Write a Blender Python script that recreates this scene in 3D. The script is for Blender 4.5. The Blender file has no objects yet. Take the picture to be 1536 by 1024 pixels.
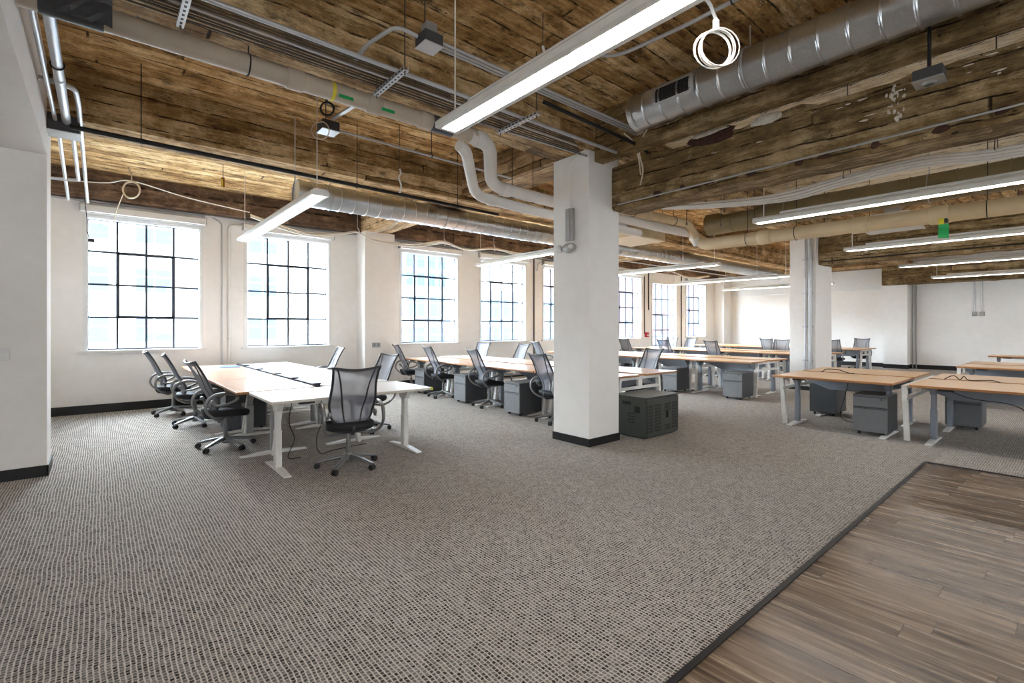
import bpy, math, random
from mathutils import Vector, Matrix, noise
random.seed(7)
SC = bpy.context.scene
COL = SC.collection
PI = math.pi

# ------------------------------------------------------------------ node helpers
class NT:
    def __init__(s, name):
        s.m = bpy.data.materials.new(name); s.m.use_nodes = True
        s.t = s.m.node_tree; s.n = s.t.nodes; s.l = s.t.links
        s.b = s.n['Principled BSDF']; s.out = s.n['Material Output']
    def node(s, typ, **kw):
        n = s.n.new(typ)
        for k, v in kw.items(): setattr(n, k, v)
        return n
    def set(s, sock, v):
        if hasattr(v, 'is_linked') or hasattr(v, 'links'): s.l.new(v, sock)
        else: sock.default_value = v
    def math(s, op, a, b=None, c=None):
        n = s.node('ShaderNodeMath', operation=op)
        s.set(n.inputs[0], a)
        if b is not None: s.set(n.inputs[1], b)
        if c is not None: s.set(n.inputs[2], c)
        return n.outputs[0]
    def mix(s, f, a, b, typ='MIX'):
        n = s.node('ShaderNodeMix', data_type='RGBA', blend_type=typ)
        s.set(n.inputs[0], f)
        for sock, v in ((n.inputs[6], a), (n.inputs[7], b)):
            s.set(sock, (*v, 1) if isinstance(v, tuple) and len(v) == 3 else v)
        return n.outputs[2]
    def pos(s):
        return s.node('ShaderNodeNewGeometry').outputs['Position']
    def obj(s):
        return s.node('ShaderNodeTexCoord').outputs['Object']
    def sep(s, v):
        n = s.node('ShaderNodeSeparateXYZ'); s.l.new(v, n.inputs[0]); return n.outputs
    def comb(s, x, y, z):
        n = s.node('ShaderNodeCombineXYZ')
        for i, v in enumerate((x, y, z)): s.set(n.inputs[i], v)
        return n.outputs[0]
    def noise(s, v, scale, detail=4, rough=0.55):
        n = s.node('ShaderNodeTexNoise'); s.l.new(v, n.inputs['Vector'])
        n.inputs['Scale'].default_value = scale; n.inputs['Detail'].default_value = detail
        n.inputs['Roughness'].default_value = rough
        return n.outputs[0]
    def white(s, v):
        n = s.node('ShaderNodeTexWhiteNoise', noise_dimensions='3D'); s.l.new(v, n.inputs['Vector'])
        return n.outputs['Value']
    def ramp(s, f, stops):
        n = s.node('ShaderNodeValToRGB'); s.l.new(f, n.inputs[0])
        e = n.color_ramp.elements
        while len(e) < len(stops): e.new(0.5)
        for k, (p, c) in enumerate(stops):
            e[k].position = p; e[k].color = (*c, 1) if len(c) == 3 else c
        return n.outputs[0]
    def smooth(s, v, a, b):
        n = s.node('ShaderNodeMapRange', interpolation_type='SMOOTHSTEP')
        s.l.new(v, n.inputs[0]); n.inputs[1].default_value = a; n.inputs[2].default_value = b
        return n.outputs[0]
    def bump(s, h, strength=0.3, dist=0.01):
        n = s.node('ShaderNodeBump'); s.l.new(h, n.inputs['Height'])
        n.inputs['Strength'].default_value = strength; n.inputs['Distance'].default_value = dist
        s.l.new(n.outputs[0], s.b.inputs['Normal'])
    def col(s, c): s.set(s.b.inputs['Base Color'], (*c, 1) if isinstance(c, tuple) and len(c) == 3 else c)
    def rough(s, r): s.set(s.b.inputs['Roughness'], r)

def srgb(r, g, b):
    f = lambda c: (c/255/12.92) if c/255 <= 0.04045 else ((c/255+0.055)/1.055)**2.4
    return (f(r), f(g), f(b))

def plain(name, c, rough=0.5, metal=0.0, var=0.06, scale=9.0, bump=0.0, spec=None):
    t = NT(name); v = t.obj(); nz = t.noise(v, scale)
    lo = tuple(max(0, x*(1-var)) for x in c); hi = tuple(min(1, x*(1+var)) for x in c)
    t.col(t.ramp(nz, [(0.3, lo), (0.7, hi)])); t.rough(rough)
    t.b.inputs['Metallic'].default_value = metal
    if spec is not None: t.b.inputs['Specular IOR Level'].default_value = spec
    if bump: t.bump(t.noise(v, scale*6), bump, 0.004)
    return t.m

def emit(name, c, s):
    t = NT(name); t.col(c)
    t.b.inputs['Emission Color'].default_value = (*c, 1); t.b.inputs['Emission Strength'].default_value = s
    return t.m

# ------------------------------------------------------------------ materials
def mat_carpet():
    t = NT('woven_loop_carpet'); p = t.pos()
    w = t.node('ShaderNodeTexNoise'); t.l.new(p, w.inputs['Vector'])
    w.inputs['Scale'].default_value = 2.2; w.inputs['Detail'].default_value = 4; w.inputs['Roughness'].default_value = .6
    ws = t.node('ShaderNodeSeparateColor'); t.l.new(w.outputs['Color'], ws.inputs[0])
    x, y, z = t.sep(p)
    P = 0.0205
    jx = t.math('SUBTRACT', t.noise(p, 55, 2), 0.5); jy = t.math('SUBTRACT', t.noise(t.comb(y, x, 3.0), 60, 2), 0.5)
    xx = t.math('ADD', t.math('ADD', x, t.math('MULTIPLY', t.math('SUBTRACT', ws.outputs[0], 0.5), 0.035)), t.math('MULTIPLY', jx, 0.010))
    yy = t.math('ADD', t.math('ADD', y, t.math('MULTIPLY', t.math('SUBTRACT', ws.outputs[1], 0.5), 0.035)), t.math('MULTIPLY', jy, 0.012))
    row = t.math('FLOOR', t.math('DIVIDE', xx, P))
    yy = t.math('ADD', yy, t.math('MULTIPLY', t.white(t.comb(row, 3.0, 0.0)), 0.35*P))
    iy = t.math('FLOOR', t.math('DIVIDE', yy, P*1.05))
    fx = t.math('ABSOLUTE', t.math('SUBTRACT', t.math('FRACT', t.math('DIVIDE', xx, P)), 0.5))
    fy = t.math('ABSOLUTE', t.math('SUBTRACT', t.math('FRACT', t.math('DIVIDE', yy, P*1.05)), 0.5))
    hx = t.smooth(fx, 0.43, 0.26); hy = t.smooth(fy, 0.47, 0.30)
    cell = t.white(t.comb(row, iy, 1.0))
    hole = t.math('MULTIPLY', t.math('MULTIPLY', hx, t.math('ADD', 0.22, t.math('MULTIPLY', hy, 0.78))), t.math('ADD', 0.6, t.math('MULTIPLY', cell, 0.4)))
    fine = t.noise(p, 500, 3); big = t.noise(p, 0.6, 4); mid = t.noise(p, 9.0, 4, 0.7)
    light = t.mix(fine, srgb(172, 164, 155), srgb(246, 239, 230))
    dark = t.mix(mid, srgb(24, 21, 19), srgb(56, 50, 45))
    c = t.mix(hole, light, dark)
    c = t.mix(t.math('MULTIPLY', t.smooth(mid, 0.45, 0.75), 0.28), c, srgb(84, 76, 70))
    c = t.mix(t.math('MULTIPLY', big, 0.2), c, srgb(104, 96, 89))
    t.col(c); t.rough(0.95); t.b.inputs['Specular IOR Level'].default_value = 0.12
    t.bump(t.math('SUBTRACT', t.math('MULTIPLY', fine, 0.3), hole), 0.6, 0.006)
    return t.m

def mat_planks():
    t = NT('grey_brown_plank_floor'); x, y, z = t.sep(t.pos())
    W, L = 0.155, 1.25
    ix = t.math('FLOOR', t.math('DIVIDE', x, W))
    off = t.math('MULTIPLY', t.white(t.comb(ix, 1.0, 5.0)), L)
    yy = t.math('ADD', y, off)
    iy = t.math('FLOOR', t.math('DIVIDE', yy, L))
    rnd = t.white(t.comb(ix, iy, 2.0))
    g = t.comb(t.math('MULTIPLY', x, 26.0), t.math('ADD', t.math('MULTIPLY', y, 1.6), t.math('MULTIPLY', rnd, 40)), rnd)
    gr = t.noise(g, 1.0, 6, 0.65)
    g2 = t.comb(t.math('MULTIPLY', x, 9.0), t.math('ADD', t.math('MULTIPLY', y, 0.8), t.math('MULTIPLY', rnd, 17)), rnd)
    gr2 = t.noise(g2, 1.0, 3)
    f = t.math('ADD', t.math('MULTIPLY', gr, 0.6), t.math('MULTIPLY', gr2, 0.4))
    c = t.ramp(f, [(0.36, srgb(60, 48, 38)), (0.47, srgb(110, 92, 75)), (0.60, srgb(160, 140, 118))])
    c = t.mix(t.math('MULTIPLY', t.math('SUBTRACT', rnd, 0.3), 0.5), c, srgb(84, 73, 63))
    ex = t.math('ABSOLUTE', t.math('SUBTRACT', t.math('FRACT', t.math('DIVIDE', x, W)), 0.5))
    ey = t.math('ABSOLUTE', t.math('SUBTRACT', t.math('FRACT', t.math('DIVIDE', yy, L)), 0.5))
    seam = t.math('MAXIMUM', t.smooth(ex, 0.486, 0.497), t.smooth(ey, 0.4975, 0.4995))
    c = t.mix(t.math('MULTIPLY', seam, 0.75), c, srgb(40, 33, 27))
    t.col(c); t.rough(t.math('ADD', 0.12, t.math('MULTIPLY', gr, 0.26)))
    t.bump(t.math('SUBTRACT', t.math('MULTIPLY', gr, 0.3), seam), 0.25, 0.002)
    return t.m

def mat_boards(name, along, lo, mid, hi, W=0.19, splat=0.5, grime=0.5):
    """rough board-marked slab / beam: stained, cracked strips running along x or y"""
    t = NT(name); x, y, z = t.sep(t.pos())
    a, o = (x, y) if along == 'x' else (y, x)
    ac0 = t.math('ADD', o, z)
    wob = t.noise(t.pos(), 2.6, 4, 0.6)
    ac = t.math('ADD', ac0, t.math('MULTIPLY', t.math('SUBTRACT', wob, 0.5), 0.055))
    ib = t.math('FLOOR', t.math('DIVIDE', ac, W))
    aa = t.math('ADD', a, t.math('MULTIPLY', t.white(t.comb(ib, 4.0, 1.0)), 6.0))
    il = t.math('FLOOR', t.math('DIVIDE', aa, 4.2))
    rnd = t.white(t.comb(ib, il, 9.0))
    g = t.comb(t.math('MULTIPLY', a, 1.8), t.math('MULTIPLY', ac, 13.0), t.math('MULTIPLY', rnd, 30))
    gr = t.noise(g, 1.0, 8, 0.72)
    st = t.noise(t.pos(), 3.0, 8, 0.75)
    f = t.math('ADD', t.math('ADD', t.math('MULTIPLY', gr, 0.45), t.math('MULTIPLY', st, 0.5)), t.math('MULTIPLY', t.math('SUBTRACT', rnd, 0.5), 0.12))
    c = t.ramp(f, [(0.34, lo), (0.47, mid), (0.58, hi)])
    # dark blotches of old staining
    bl = t.noise(t.comb(t.math('MULTIPLY', a, 1.0), t.math('MULTIPLY', ac, 2.2), t.math('MULTIPLY', rnd, 7)), 2.4, 7, 0.74)
    c = t.mix(t.math('MULTIPLY', t.smooth(bl, 0.53, 0.66), grime), c, srgb(58, 38, 22))
    # long ragged cracks
    ck = t.noise(t.comb(t.math('MULTIPLY', a, 1.2), t.math('MULTIPLY', ac, 20.0), t.math('MULTIPLY', rnd, 13)), 1.0, 5, 0.7)
    c = t.mix(t.math('MULTIPLY', t.smooth(t.math('ABSOLUTE', t.math('SUBTRACT', ck, 0.56)), 0.012, 0.002), 0.8), c, srgb(30, 18, 10))
    # pale plaster scars
    sp = t.noise(t.comb(t.math('MULTIPLY', a, 1.0), t.math('MULTIPLY', ac, 2.6), t.math('MULTIPLY', z, 1.0)), 4.2, 9, 0.76)
    c = t.mix(t.math('MULTIPLY', t.smooth(sp, 0.63, 0.68), splat), c, srgb(222, 208, 186))
    kn = t.noise(t.pos(), 17.0, 3, 0.6)
    c = t.mix(t.math('MULTIPLY', t.smooth(kn, 0.68, 0.74), 0.85), c, srgb(34, 20, 11))
    e = t.math('ABSOLUTE', t.math('SUBTRACT', t.math('FRACT', t.math('DIVIDE', ac, W)), 0.5))
    el = t.math('ABSOLUTE', t.math('SUBTRACT', t.math('FRACT', t.math('DIVIDE', aa, 4.2)), 0.5))
    seam = t.math('MAXIMUM', t.smooth(e, 0.44, 0.49), t.smooth(el, 0.4965, 0.499))
    seam = t.math('MULTIPLY', seam, t.smooth(t.noise(t.pos(), 5.0, 4, 0.6), 0.40, 0.58))
    c = t.mix(t.math('MULTIPLY', seam, 0.92), c, srgb(26, 16, 9))
    t.col(c); t.rough(0.85); t.b.inputs['Specular IOR Level'].default_value = 0.25
    h = t.math('ADD', t.math('MULTIPLY', gr, 0.5), t.math('ADD', t.math('MULTIPLY', sp, 0.6), t.math('MULTIPLY', bl, -0.5)))
    t.bump(t.math('SUBTRACT', h, seam), 0.9, 0.03)
    return t.m

def mat_wall():
    t = NT('painted_plaster_wall'); p = t.pos()
    n1 = t.noise(p, 0.8, 4); n2 = t.noise(p, 7, 5, 0.65)
    c = t.ramp(t.math('ADD', t.math('MULTIPLY', n1, 0.6), t.math('MULTIPLY', n2, 0.4)), [(0.3, srgb(230, 227, 222)), (0.7, srgb(242, 240, 237))])
    t.col(c); t.rough(0.75); t.bump(n2, 0.12, 0.01)
    return t.m

def mat_galv():
    t = NT('galvanised_sheet_metal'); p = t.obj()
    v = t.node('ShaderNodeTexVoronoi'); t.l.new(p, v.inputs['Vector']); v.inputs['Scale'].default_value = 60
    n = t.noise(p, 3, 5)
    f = t.math('ADD', t.math('MULTIPLY', v.outputs['Distance'], 0.25), t.math('MULTIPLY', n, 0.6))
    t.col(t.ramp(f, [(0.2, srgb(182, 186, 190)), (0.6, srgb(208, 211, 213))]))
    t.b.inputs['Metallic'].default_value = 0.95
    t.rough(t.math('ADD', 0.29, t.math('MULTIPLY', n, 0.06)))
    return t.m

def mat_desk(name, lo, hi, rough):
    t = NT(name); x, y, z = t.sep(t.obj())
    g = t.comb(t.math('MULTIPLY', x, 22.0), t.math('MULTIPLY', y, 1.5), 0.0)
    n = t.noise(g, 1.0, 5, 0.6)
    t.col(t.ramp(n, [(0.3, lo), (0.7, hi)])); t.rough(rough)
    return t.m

def mat_mesh_fabric():
    t = NT('grey_mesh_fabric'); x, y, z = t.sep(t.obj())
    t.col(srgb(122, 125, 134)); t.rough(0.6)
    tr = t.node('ShaderNodeBsdfTransparent'); mx = t.node('ShaderNodeMixShader')
    mx.inputs[0].default_value = 0.78
    t.l.new(tr.outputs[0], mx.inputs[1]); t.l.new(t.b.outputs[0], mx.inputs[2]); t.l.new(mx.outputs[0], t.out.inputs[0])
    return t.m

def mat_glass():
    t = NT('window_glass')
    tr = t.node('ShaderNodeBsdfTransparent'); tr.inputs[0].default_value = (0.95, 0.98, 1, 1)
    gl = t.node('ShaderNodeBsdfGlossy'); gl.inputs['Roughness'].default_value = 0.03
    fr = t.node('ShaderNodeLayerWeight'); fr.inputs[0].default_value = 0.5
    fac = t.math('ADD', 0.03, t.math('MULTIPLY', t.math('POWER', fr.outputs['Facing'], 5.0), 0.5))
    mx = t.node('ShaderNodeMixShader')
    t.l.new(fac, mx.inputs[0]); t.l.new(tr.outputs[0], mx.inputs[1]); t.l.new(gl.outputs[0], mx.inputs[2]); t.l.new(mx.outputs[0], t.out.inputs[0])
    return t.m

M = dict(
    carpet=mat_carpet(), planks=mat_planks(), wall=mat_wall(), galv=mat_galv(), mesh=mat_mesh_fabric(), glass=mat_glass(),
    slab=mat_boards('stained_board_ceiling', 'x', srgb(108, 74, 38), srgb(192, 150, 94), srgb(242, 212, 160), 0.21, 0.8, 0.85),
    paleslab=mat_boards('cream_board_ceiling', 'y', srgb(196, 172, 132), srgb(236, 222, 194), srgb(246, 238, 220), 0.32, 0.8, 0.22),
    beamx=mat_boards('stained_board_beam', 'x', srgb(92, 68, 42), srgb(166, 132, 86), srgb(226, 198, 152), 0.17, 0.7, 0.6),
    beamy=mat_boards('stained_board_cross_beam', 'y', srgb(96, 72, 46), srgb(158, 126, 86), srgb(206, 176, 136), 0.17, 0.6, 0.6),
    girder=mat_boards('weathered_concrete_girder', 'y', srgb(78, 61, 39), srgb(134, 110, 73), srgb(190, 166, 126), 0.155, 1.0, 0.6),
    spandrel=mat_boards('bare_brown_concrete', 'x', srgb(66, 52, 44), srgb(100, 80, 66), srgb(148, 122, 98), 0.5, 0.35, 0.5),
    black=plain('black_rubber_base', srgb(17, 17, 18), 0.45),
    bplastic=plain('black_plastic', srgb(22, 22, 24), 0.45),
    seat=plain('black_seat_fabric', srgb(20, 21, 26), 0.75, scale=60),
    frame=plain('dark_grey_chair_frame', srgb(52, 54, 58), 0.4),
    alu=plain('silver_grey_painted_metal', srgb(164, 164, 162), 0.36, 0.3),
    chairalu=plain('satin_grey_chair_metal', srgb(128, 129, 130), 0.34, 0.45),
    whitem=plain('white_powder_coat', srgb(226, 225, 220), 0.4),
    greyleg=plain('grey_blue_desk_steel', srgb(138, 146, 156), 0.4, 0.15),
    ped=plain('grey_cabinet_steel', srgb(118, 120, 122), 0.42, 0.1),
    pedside=plain('charcoal_cabinet_steel', srgb(70, 72, 76), 0.45, 0.1),
    box=plain('olive_grey_steel', srgb(74, 78, 74), 0.4, 0.2),
    oak=mat_desk('oak_veneer', srgb(204, 162, 112), srgb(224, 186, 138), 0.28),
    cherry=mat_desk('reddish_wood_veneer', srgb(204, 164, 136), srgb(222, 188, 164), 0.2),
    edge=mat_desk('wood_edge_band', srgb(150, 100, 56), srgb(184, 130, 80), 0.45),
    whitetop=plain('white_laminate', srgb(232, 230, 226), 0.3, var=0.02),
    whiteedge=plain('cream_edge_band', srgb(206, 200, 188), 0.45),
    pipe=plain('beige_pipe', srgb(186, 174, 156), 0.5, var=0.08, scale=4),
    whitepipe=plain('white_pipe_jacket', srgb(222, 219, 213), 0.5, var=0.05, scale=4),
    tanpipe=plain('tan_pipe_jacket', srgb(206, 186, 150), 0.5, var=0.08, scale=4),
    conduit=plain('zinc_conduit', srgb(190, 192, 194), 0.36, 0.45),
    iron=plain('black_iron_pipe', srgb(34, 33, 32), 0.45, 0.3),
    darkrod=plain('dull_hanger_rod', srgb(90, 84, 76), 0.5, 0.5),
    wire=plain('white_cable', srgb(232, 230, 224), 0.45),
    creamwire=plain('cream_cable', srgb(214, 200, 176), 0.5),
    bwire=plain('black_cable', srgb(18, 18, 20), 0.5),
    wframe=plain('dark_blue_steel_window', srgb(44, 52, 62), 0.5),
    trim=plain('white_window_trim', srgb(226, 226, 224), 0.5, var=0.03),
    lens=emit('lit_lens', (1.0, 0.965, 0.94), 6.5),
    green=plain('green_tag', srgb(24, 160, 84), 0.5), yellow=plain('yellow_tape', srgb(226, 214, 60), 0.5),
    red=plain('red_alarm', srgb(190, 30, 34), 0.4), blue=plain('blue_sky_reflection', srgb(92, 128, 190), 0.45),
    orange=plain('rust_stain', srgb(150, 78, 34), 0.7),
    rust=plain('rusty_brown_stain', srgb(62, 34, 20), 0.8, var=.4, scale=30), chalk=plain('pale_plaster', srgb(212, 204, 190), 0.85, var=.2, scale=30),
    bronze=plain('dull_bronze_duct', srgb(134, 122, 92), 0.5, 0.45, var=0.12, scale=3),
    road=plain('pale_bounce_ground', srgb(236, 236, 234), 0.9),
    bcream=plain('cream_facade', srgb(236, 234, 228), 0.8, scale=1), bblue=plain('slate_blue_facade', srgb(128, 142, 158), 0.7, scale=1),
    bred=plain('red_brick_facade', srgb(112, 86, 92), 0.8, scale=1), bwin=plain('dark_office_glass', srgb(72, 92, 116), 0.3, scale=2),
    bgrey=plain('grey_blue_tower', srgb(104, 124, 144), 0.8, scale=1),
)

# ------------------------------------------------------------------ mesh builder
class MB:
    def __init__(s): s.v = []; s.f = []; s.mi = []; s.sm = []
    def add(s, vs, fs, mi=0, smooth=False):
        o = len(s.v); s.v += [tuple(v) for v in vs]
        for f in fs: s.f.append([o+i for i in f]); s.mi.append(mi); s.sm.append(smooth)
        return s
    def box(s, x0, x1, y0, y1, z0, z1, mi=0):
        vs = [(x, y, z) for x in (x0, x1) for y in (y0, y1) for z in (z0, z1)]
        return s.add(vs, [(0, 1, 3, 2), (4, 6, 7, 5), (0, 4, 5, 1), (2, 3, 7, 6), (0, 2, 6, 4), (1, 5, 7, 3)], mi)
    def rbox(s, x0, x1, y0, y1, z0, z1, b=0.01, mi=0):
        """box with chamfered edges"""
        cx, cy, cz = (x0+x1)/2, (y0+y1)/2, (z0+z1)/2
        hx, hy, hz = (x1-x0)/2, (y1-y0)/2, (z1-z0)/2
        b = min(b, hx*.9, hy*.9, hz*.9)
        vs = []; idx = {}
        for sx in (-1, 1):
            for sy in (-1, 1):
                for sz in (-1, 1):
                    for k in range(3):
                        d = [hx-b, hy-b, hz-b]; d[k] += b
                        idx[sx, sy, sz, k] = len(vs); vs.append((cx+sx*d[0], cy+sy*d[1], cz+sz*d[2]))
        fs = []
        for k in range(3):
            a, c = [i for i in range(3) if i != k]
            for sg in (-1, 1):
                q = []
                for (u, w) in ((-1, -1), (1, -1), (1, 1), (-1, 1)):
                    t = [0, 0, 0]; t[k] = sg; t[a] = u; t[c] = w; q.append(idx[(*t, k)])
                flip = (sg == 1) == (k == 1)
                fs.append(q[::-1] if flip else q)
        for k in range(3):      # edges along k
            a, c = [i for i in range(3) if i != k]
            for u in (-1, 1):
                for w in (-1, 1):
                    def I(sk, kk):
                        t = [0, 0, 0]; t[k] = sk; t[a] = u; t[c] = w; return idx[(*t, kk)]
                    fs.append([I(-1, a), I(1, a), I(1, c), I(-1, c)])
        for sx in (-1, 1):
            for sy in (-1, 1):
                for sz in (-1, 1): fs.append([idx[sx, sy, sz, k] for k in range(3)])
        return s.add(vs, fs, mi)
    def prism(s, poly, axis, a, b, mi=0):
        """poly of 2-D points extruded along axis (0,1,2) from a to b"""
        def p(u, w, t):
            r = [u, w]; r.insert(axis, t); return tuple(r)
        n = len(poly)
        vs = [p(u, w, a) for u, w in poly]+[p(u, w, b) for u, w in poly]
        fs = [list(range(n))[::-1], list(range(n, 2*n))]+[(i, (i+1) % n, n+(i+1) % n, n+i) for i in range(n)]
        return s.add(vs, fs, mi)
    def tube(s, pts, r, n=8, mi=0, closed=False, cap=True, flat=1.0):
        P = [Vector(p) for p in pts]; m = len(P)
        R = r if isinstance(r, (list, tuple)) else [r]*m
        T = []
        for i in range(m):
            if closed: d = P[(i+1) % m]-P[i-1]
            else: d = P[min(i+1, m-1)]-P[max(i-1, 0)]
            T.append(d.normalized() if d.length > 1e-9 else Vector((0, 0, 1)))
        up = Vector((0, 0, 1)) if abs(T[0].z) < 0.95 else Vector((1, 0, 0))
        u = (up-T[0]*up.dot(T[0])).normalized(); vs = []
        for i in range(m):
            u = (u-T[i]*u.dot(T[i]))
            u = u.normalized() if u.length > 1e-6 else T[i].orthogonal().normalized()
            w = T[i].cross(u)
            for k in range(n):
                a = 2*PI*k/n; vs.append(P[i]+R[i]*(math.cos(a)*u*flat+math.sin(a)*w))
        fs = []
        for i in range(m if closed else m-1):
            j = (i+1) % m
            for k in range(n): fs.append((i*n+k, i*n+(k+1) % n, j*n+(k+1) % n, j*n+k))
        s.add(vs, fs, mi, True)
        if cap and not closed:
            s.add(vs[:n], [list(range(n))[::-1]], mi); s.add(vs[-n:], [list(range(n))], mi)
        return s
    def bar(s, a, b, w, h, mi=0):
        """rectangular bar from a to b"""
        a, b = Vector(a), Vector(b); t = (b-a).normalized()
        up = Vector((0, 0, 1)) if abs(t.z) < 0.9 else Vector((0, 1, 0))
        u = t.cross(up).normalized(); v = u.cross(t)
        vs = [p+u*(i*w/2)+v*(j*h/2) for p in (a, b) for i, j in ((-1, -1), (1, -1), (1, 1), (-1, 1))]
        return s.add(vs, [(3, 2, 1, 0), (4, 5, 6, 7), (0, 1, 5, 4), (1, 2, 6, 5), (2, 3, 7, 6), (3, 0, 4, 7)], mi)
    def grid(s, rows, mi=0, smooth=True, wrap=False):
        n = len(rows[0]); vs = [p for r in rows for p in r]; fs = []
        for i in range(len(rows)-1):
            for k in range(n if wrap else n-1):
                fs.append((i*n+k, i*n+(k+1) % n, (i+1)*n+(k+1) % n, (i+1)*n+k))
        return s.add(vs, fs, mi, smooth)
    def lathe(s, prof, c=(0, 0, 0), n=16, mi=0):
        rows = [[(c[0]+r*math.cos(2*PI*k/n), c[1]+r*math.sin(2*PI*k/n), c[2]+z) for k in range(n)] for r, z in prof]
        return s.grid(rows, mi, True, True)
    def ball(s, c, r, n=10, mi=0, sc=(1, 1, 1)):
        rows = [[(c[0]+sc[0]*r*math.sin(PI*i/n)*math.cos(2*PI*k/n), c[1]+sc[1]*r*math.sin(PI*i/n)*math.sin(2*PI*k/n), c[2]+sc[2]*r*math.cos(PI*i/n)) for k in range(n)] for i in range(n+1)]
        return s.grid(rows, mi, True, True)
    def build(s, name, mats, parent=None):
        me = bpy.data.meshes.new(name); me.from_pydata(s.v, [], s.f)
        mats = mats if isinstance(mats, (list, tuple)) else [mats]
        for m in mats: me.materials.append(M[m])
        me.polygons.foreach_set('material_index', s.mi); me.polygons.foreach_set('use_smooth', s.sm); me.update()
        o = bpy.data.objects.new(name, me); COL.objects.link(o)
        if parent is not None: o.parent = parent
        return o

def tag(o, label=None, cat=None, group=None, kind=None):
    if label: o['label'] = label
    if cat: o['category'] = cat
    if group: o['group'] = group
    if kind: o['kind'] = kind
    return o
def thing(name, label, cat, loc=(0, 0, 0), rz=0, group=None):
    o = bpy.data.objects.new(name, None); COL.objects.link(o); o.empty_display_size = 0.1
    o.location = loc; o.rotation_euler = (0, 0, rz)
    return tag(o, label, cat, group)
KIDS = {}
def copy_tree(o, parent=None):
    c = o.copy(); COL.objects.link(c)
    if parent is not None: c.parent = parent
    for ch in list(o.children): copy_tree(ch, c)
    return c
def place(proto, used, loc, rz, label, group=None):
    """first use moves the prototype itself, later ones copy it with its parts"""
    o = proto if not used else copy_tree(proto)
    used.append(o); o.location = loc; o.rotation_euler = (0, 0, rz); o['label'] = label
    if group: o['group'] = group
    return o
def struct(name, mb, mats, parent=None, label=None, cat=None):
    o = mb.build(name, mats, parent)
    if parent is None: tag(o, label, cat, None, 'structure')
    return o
def arc(p0, p1, p2, n=6):
    """quadratic curve points"""
    p0, p1, p2 = Vector(p0), Vector(p1), Vector(p2)
    return [(1-t)**2*p0+2*t*(1-t)*p1+t*t*p2 for t in [i/n for i in range(n+1)]]
def rounded(pts, r, n=5):
    """polyline with filleted corners"""
    P = [Vector(p) for p in pts]; out = [P[0]]
    for i in range(1, len(P)-1):
        a, b = (P[i-1]-P[i]), (P[i+1]-P[i]); q = min(r, a.length*.49, b.length*.49)
        out += arc(P[i]+a.normalized()*q, P[i], P[i]+b.normalized()*q, n)
    return out+[P[-1]]
def spline(pts, n=8):
    P = [Vector(p) for p in pts]; P = [P[0]*2-P[1]]+P+[P[-1]*2-P[-2]]; out = []
    for i in range(1, len(P)-2):
        for k in range(n):
            t = k/n; a, b, c, d = P[i-1:i+3]
            out.append(0.5*((2*b)+(c-a)*t+(2*a-5*b+4*c-d)*t*t+(3*b-a-3*c+d)*t**3))
    return out+[P[-2]]

# ------------------------------------------------------------------ the setting
SLAB = 4.2
YW = 11.2          # inner face of the window wall
XE = 22.7          # far end wall
# floor
WX, WY = 7.0, 1.12
f = MB()
f.add([(-6, WY, 0), (XE+.2, WY, 0), (XE+.2, YW+.3, 0), (-6, YW+.3, 0)], [(0, 1, 2, 3)])
f.add([(WX, -5, 0), (XE+.2, -5, 0), (XE+.2, WY, 0), (WX, WY, 0)], [(0, 1, 2, 3)])
struct('floor', f, 'carpet', label='grey woven loop carpet floor', cat='floor')
w = MB(); w.add([(-6, -5, -.002), (WX, -5, -.002), (WX, WY, -.002), (-6, WY, -.002)], [(0, 1, 2, 3)])
struct('floor', w, 'planks', label='grey-brown wood plank floor area', cat='floor')
e = MB(); e.box(-6, WX+.015, WY-.015, WY+.015, -.001, .008); e.box(WX-.015, WX+.015, -5, WY-.015, -.001, .008)
struct('trim_1', e, 'black', label='black edging strip between carpet and wood floor', cat='trim')
# ceiling slab
struct('ceiling', MB().box(-6, XE+.2, 4.3, YW+.4, SLAB, SLAB+.2).box(-6, 5.35, -5, 4.3, SLAB, SLAB+.2).box(13.2, XE+.2, -5, 4.3, SLAB, SLAB+.2), 'slab', label='stained board-marked ceiling', cat='ceiling')
struct('ceiling', MB().box(5.35, 13.2, -5, 4.3, SLAB, SLAB+.2), 'paleslab', label='paler cream ceiling bay right of the deep girder', cat='ceiling')  # this bay's boards are set paler than the rest of the slab
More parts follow.
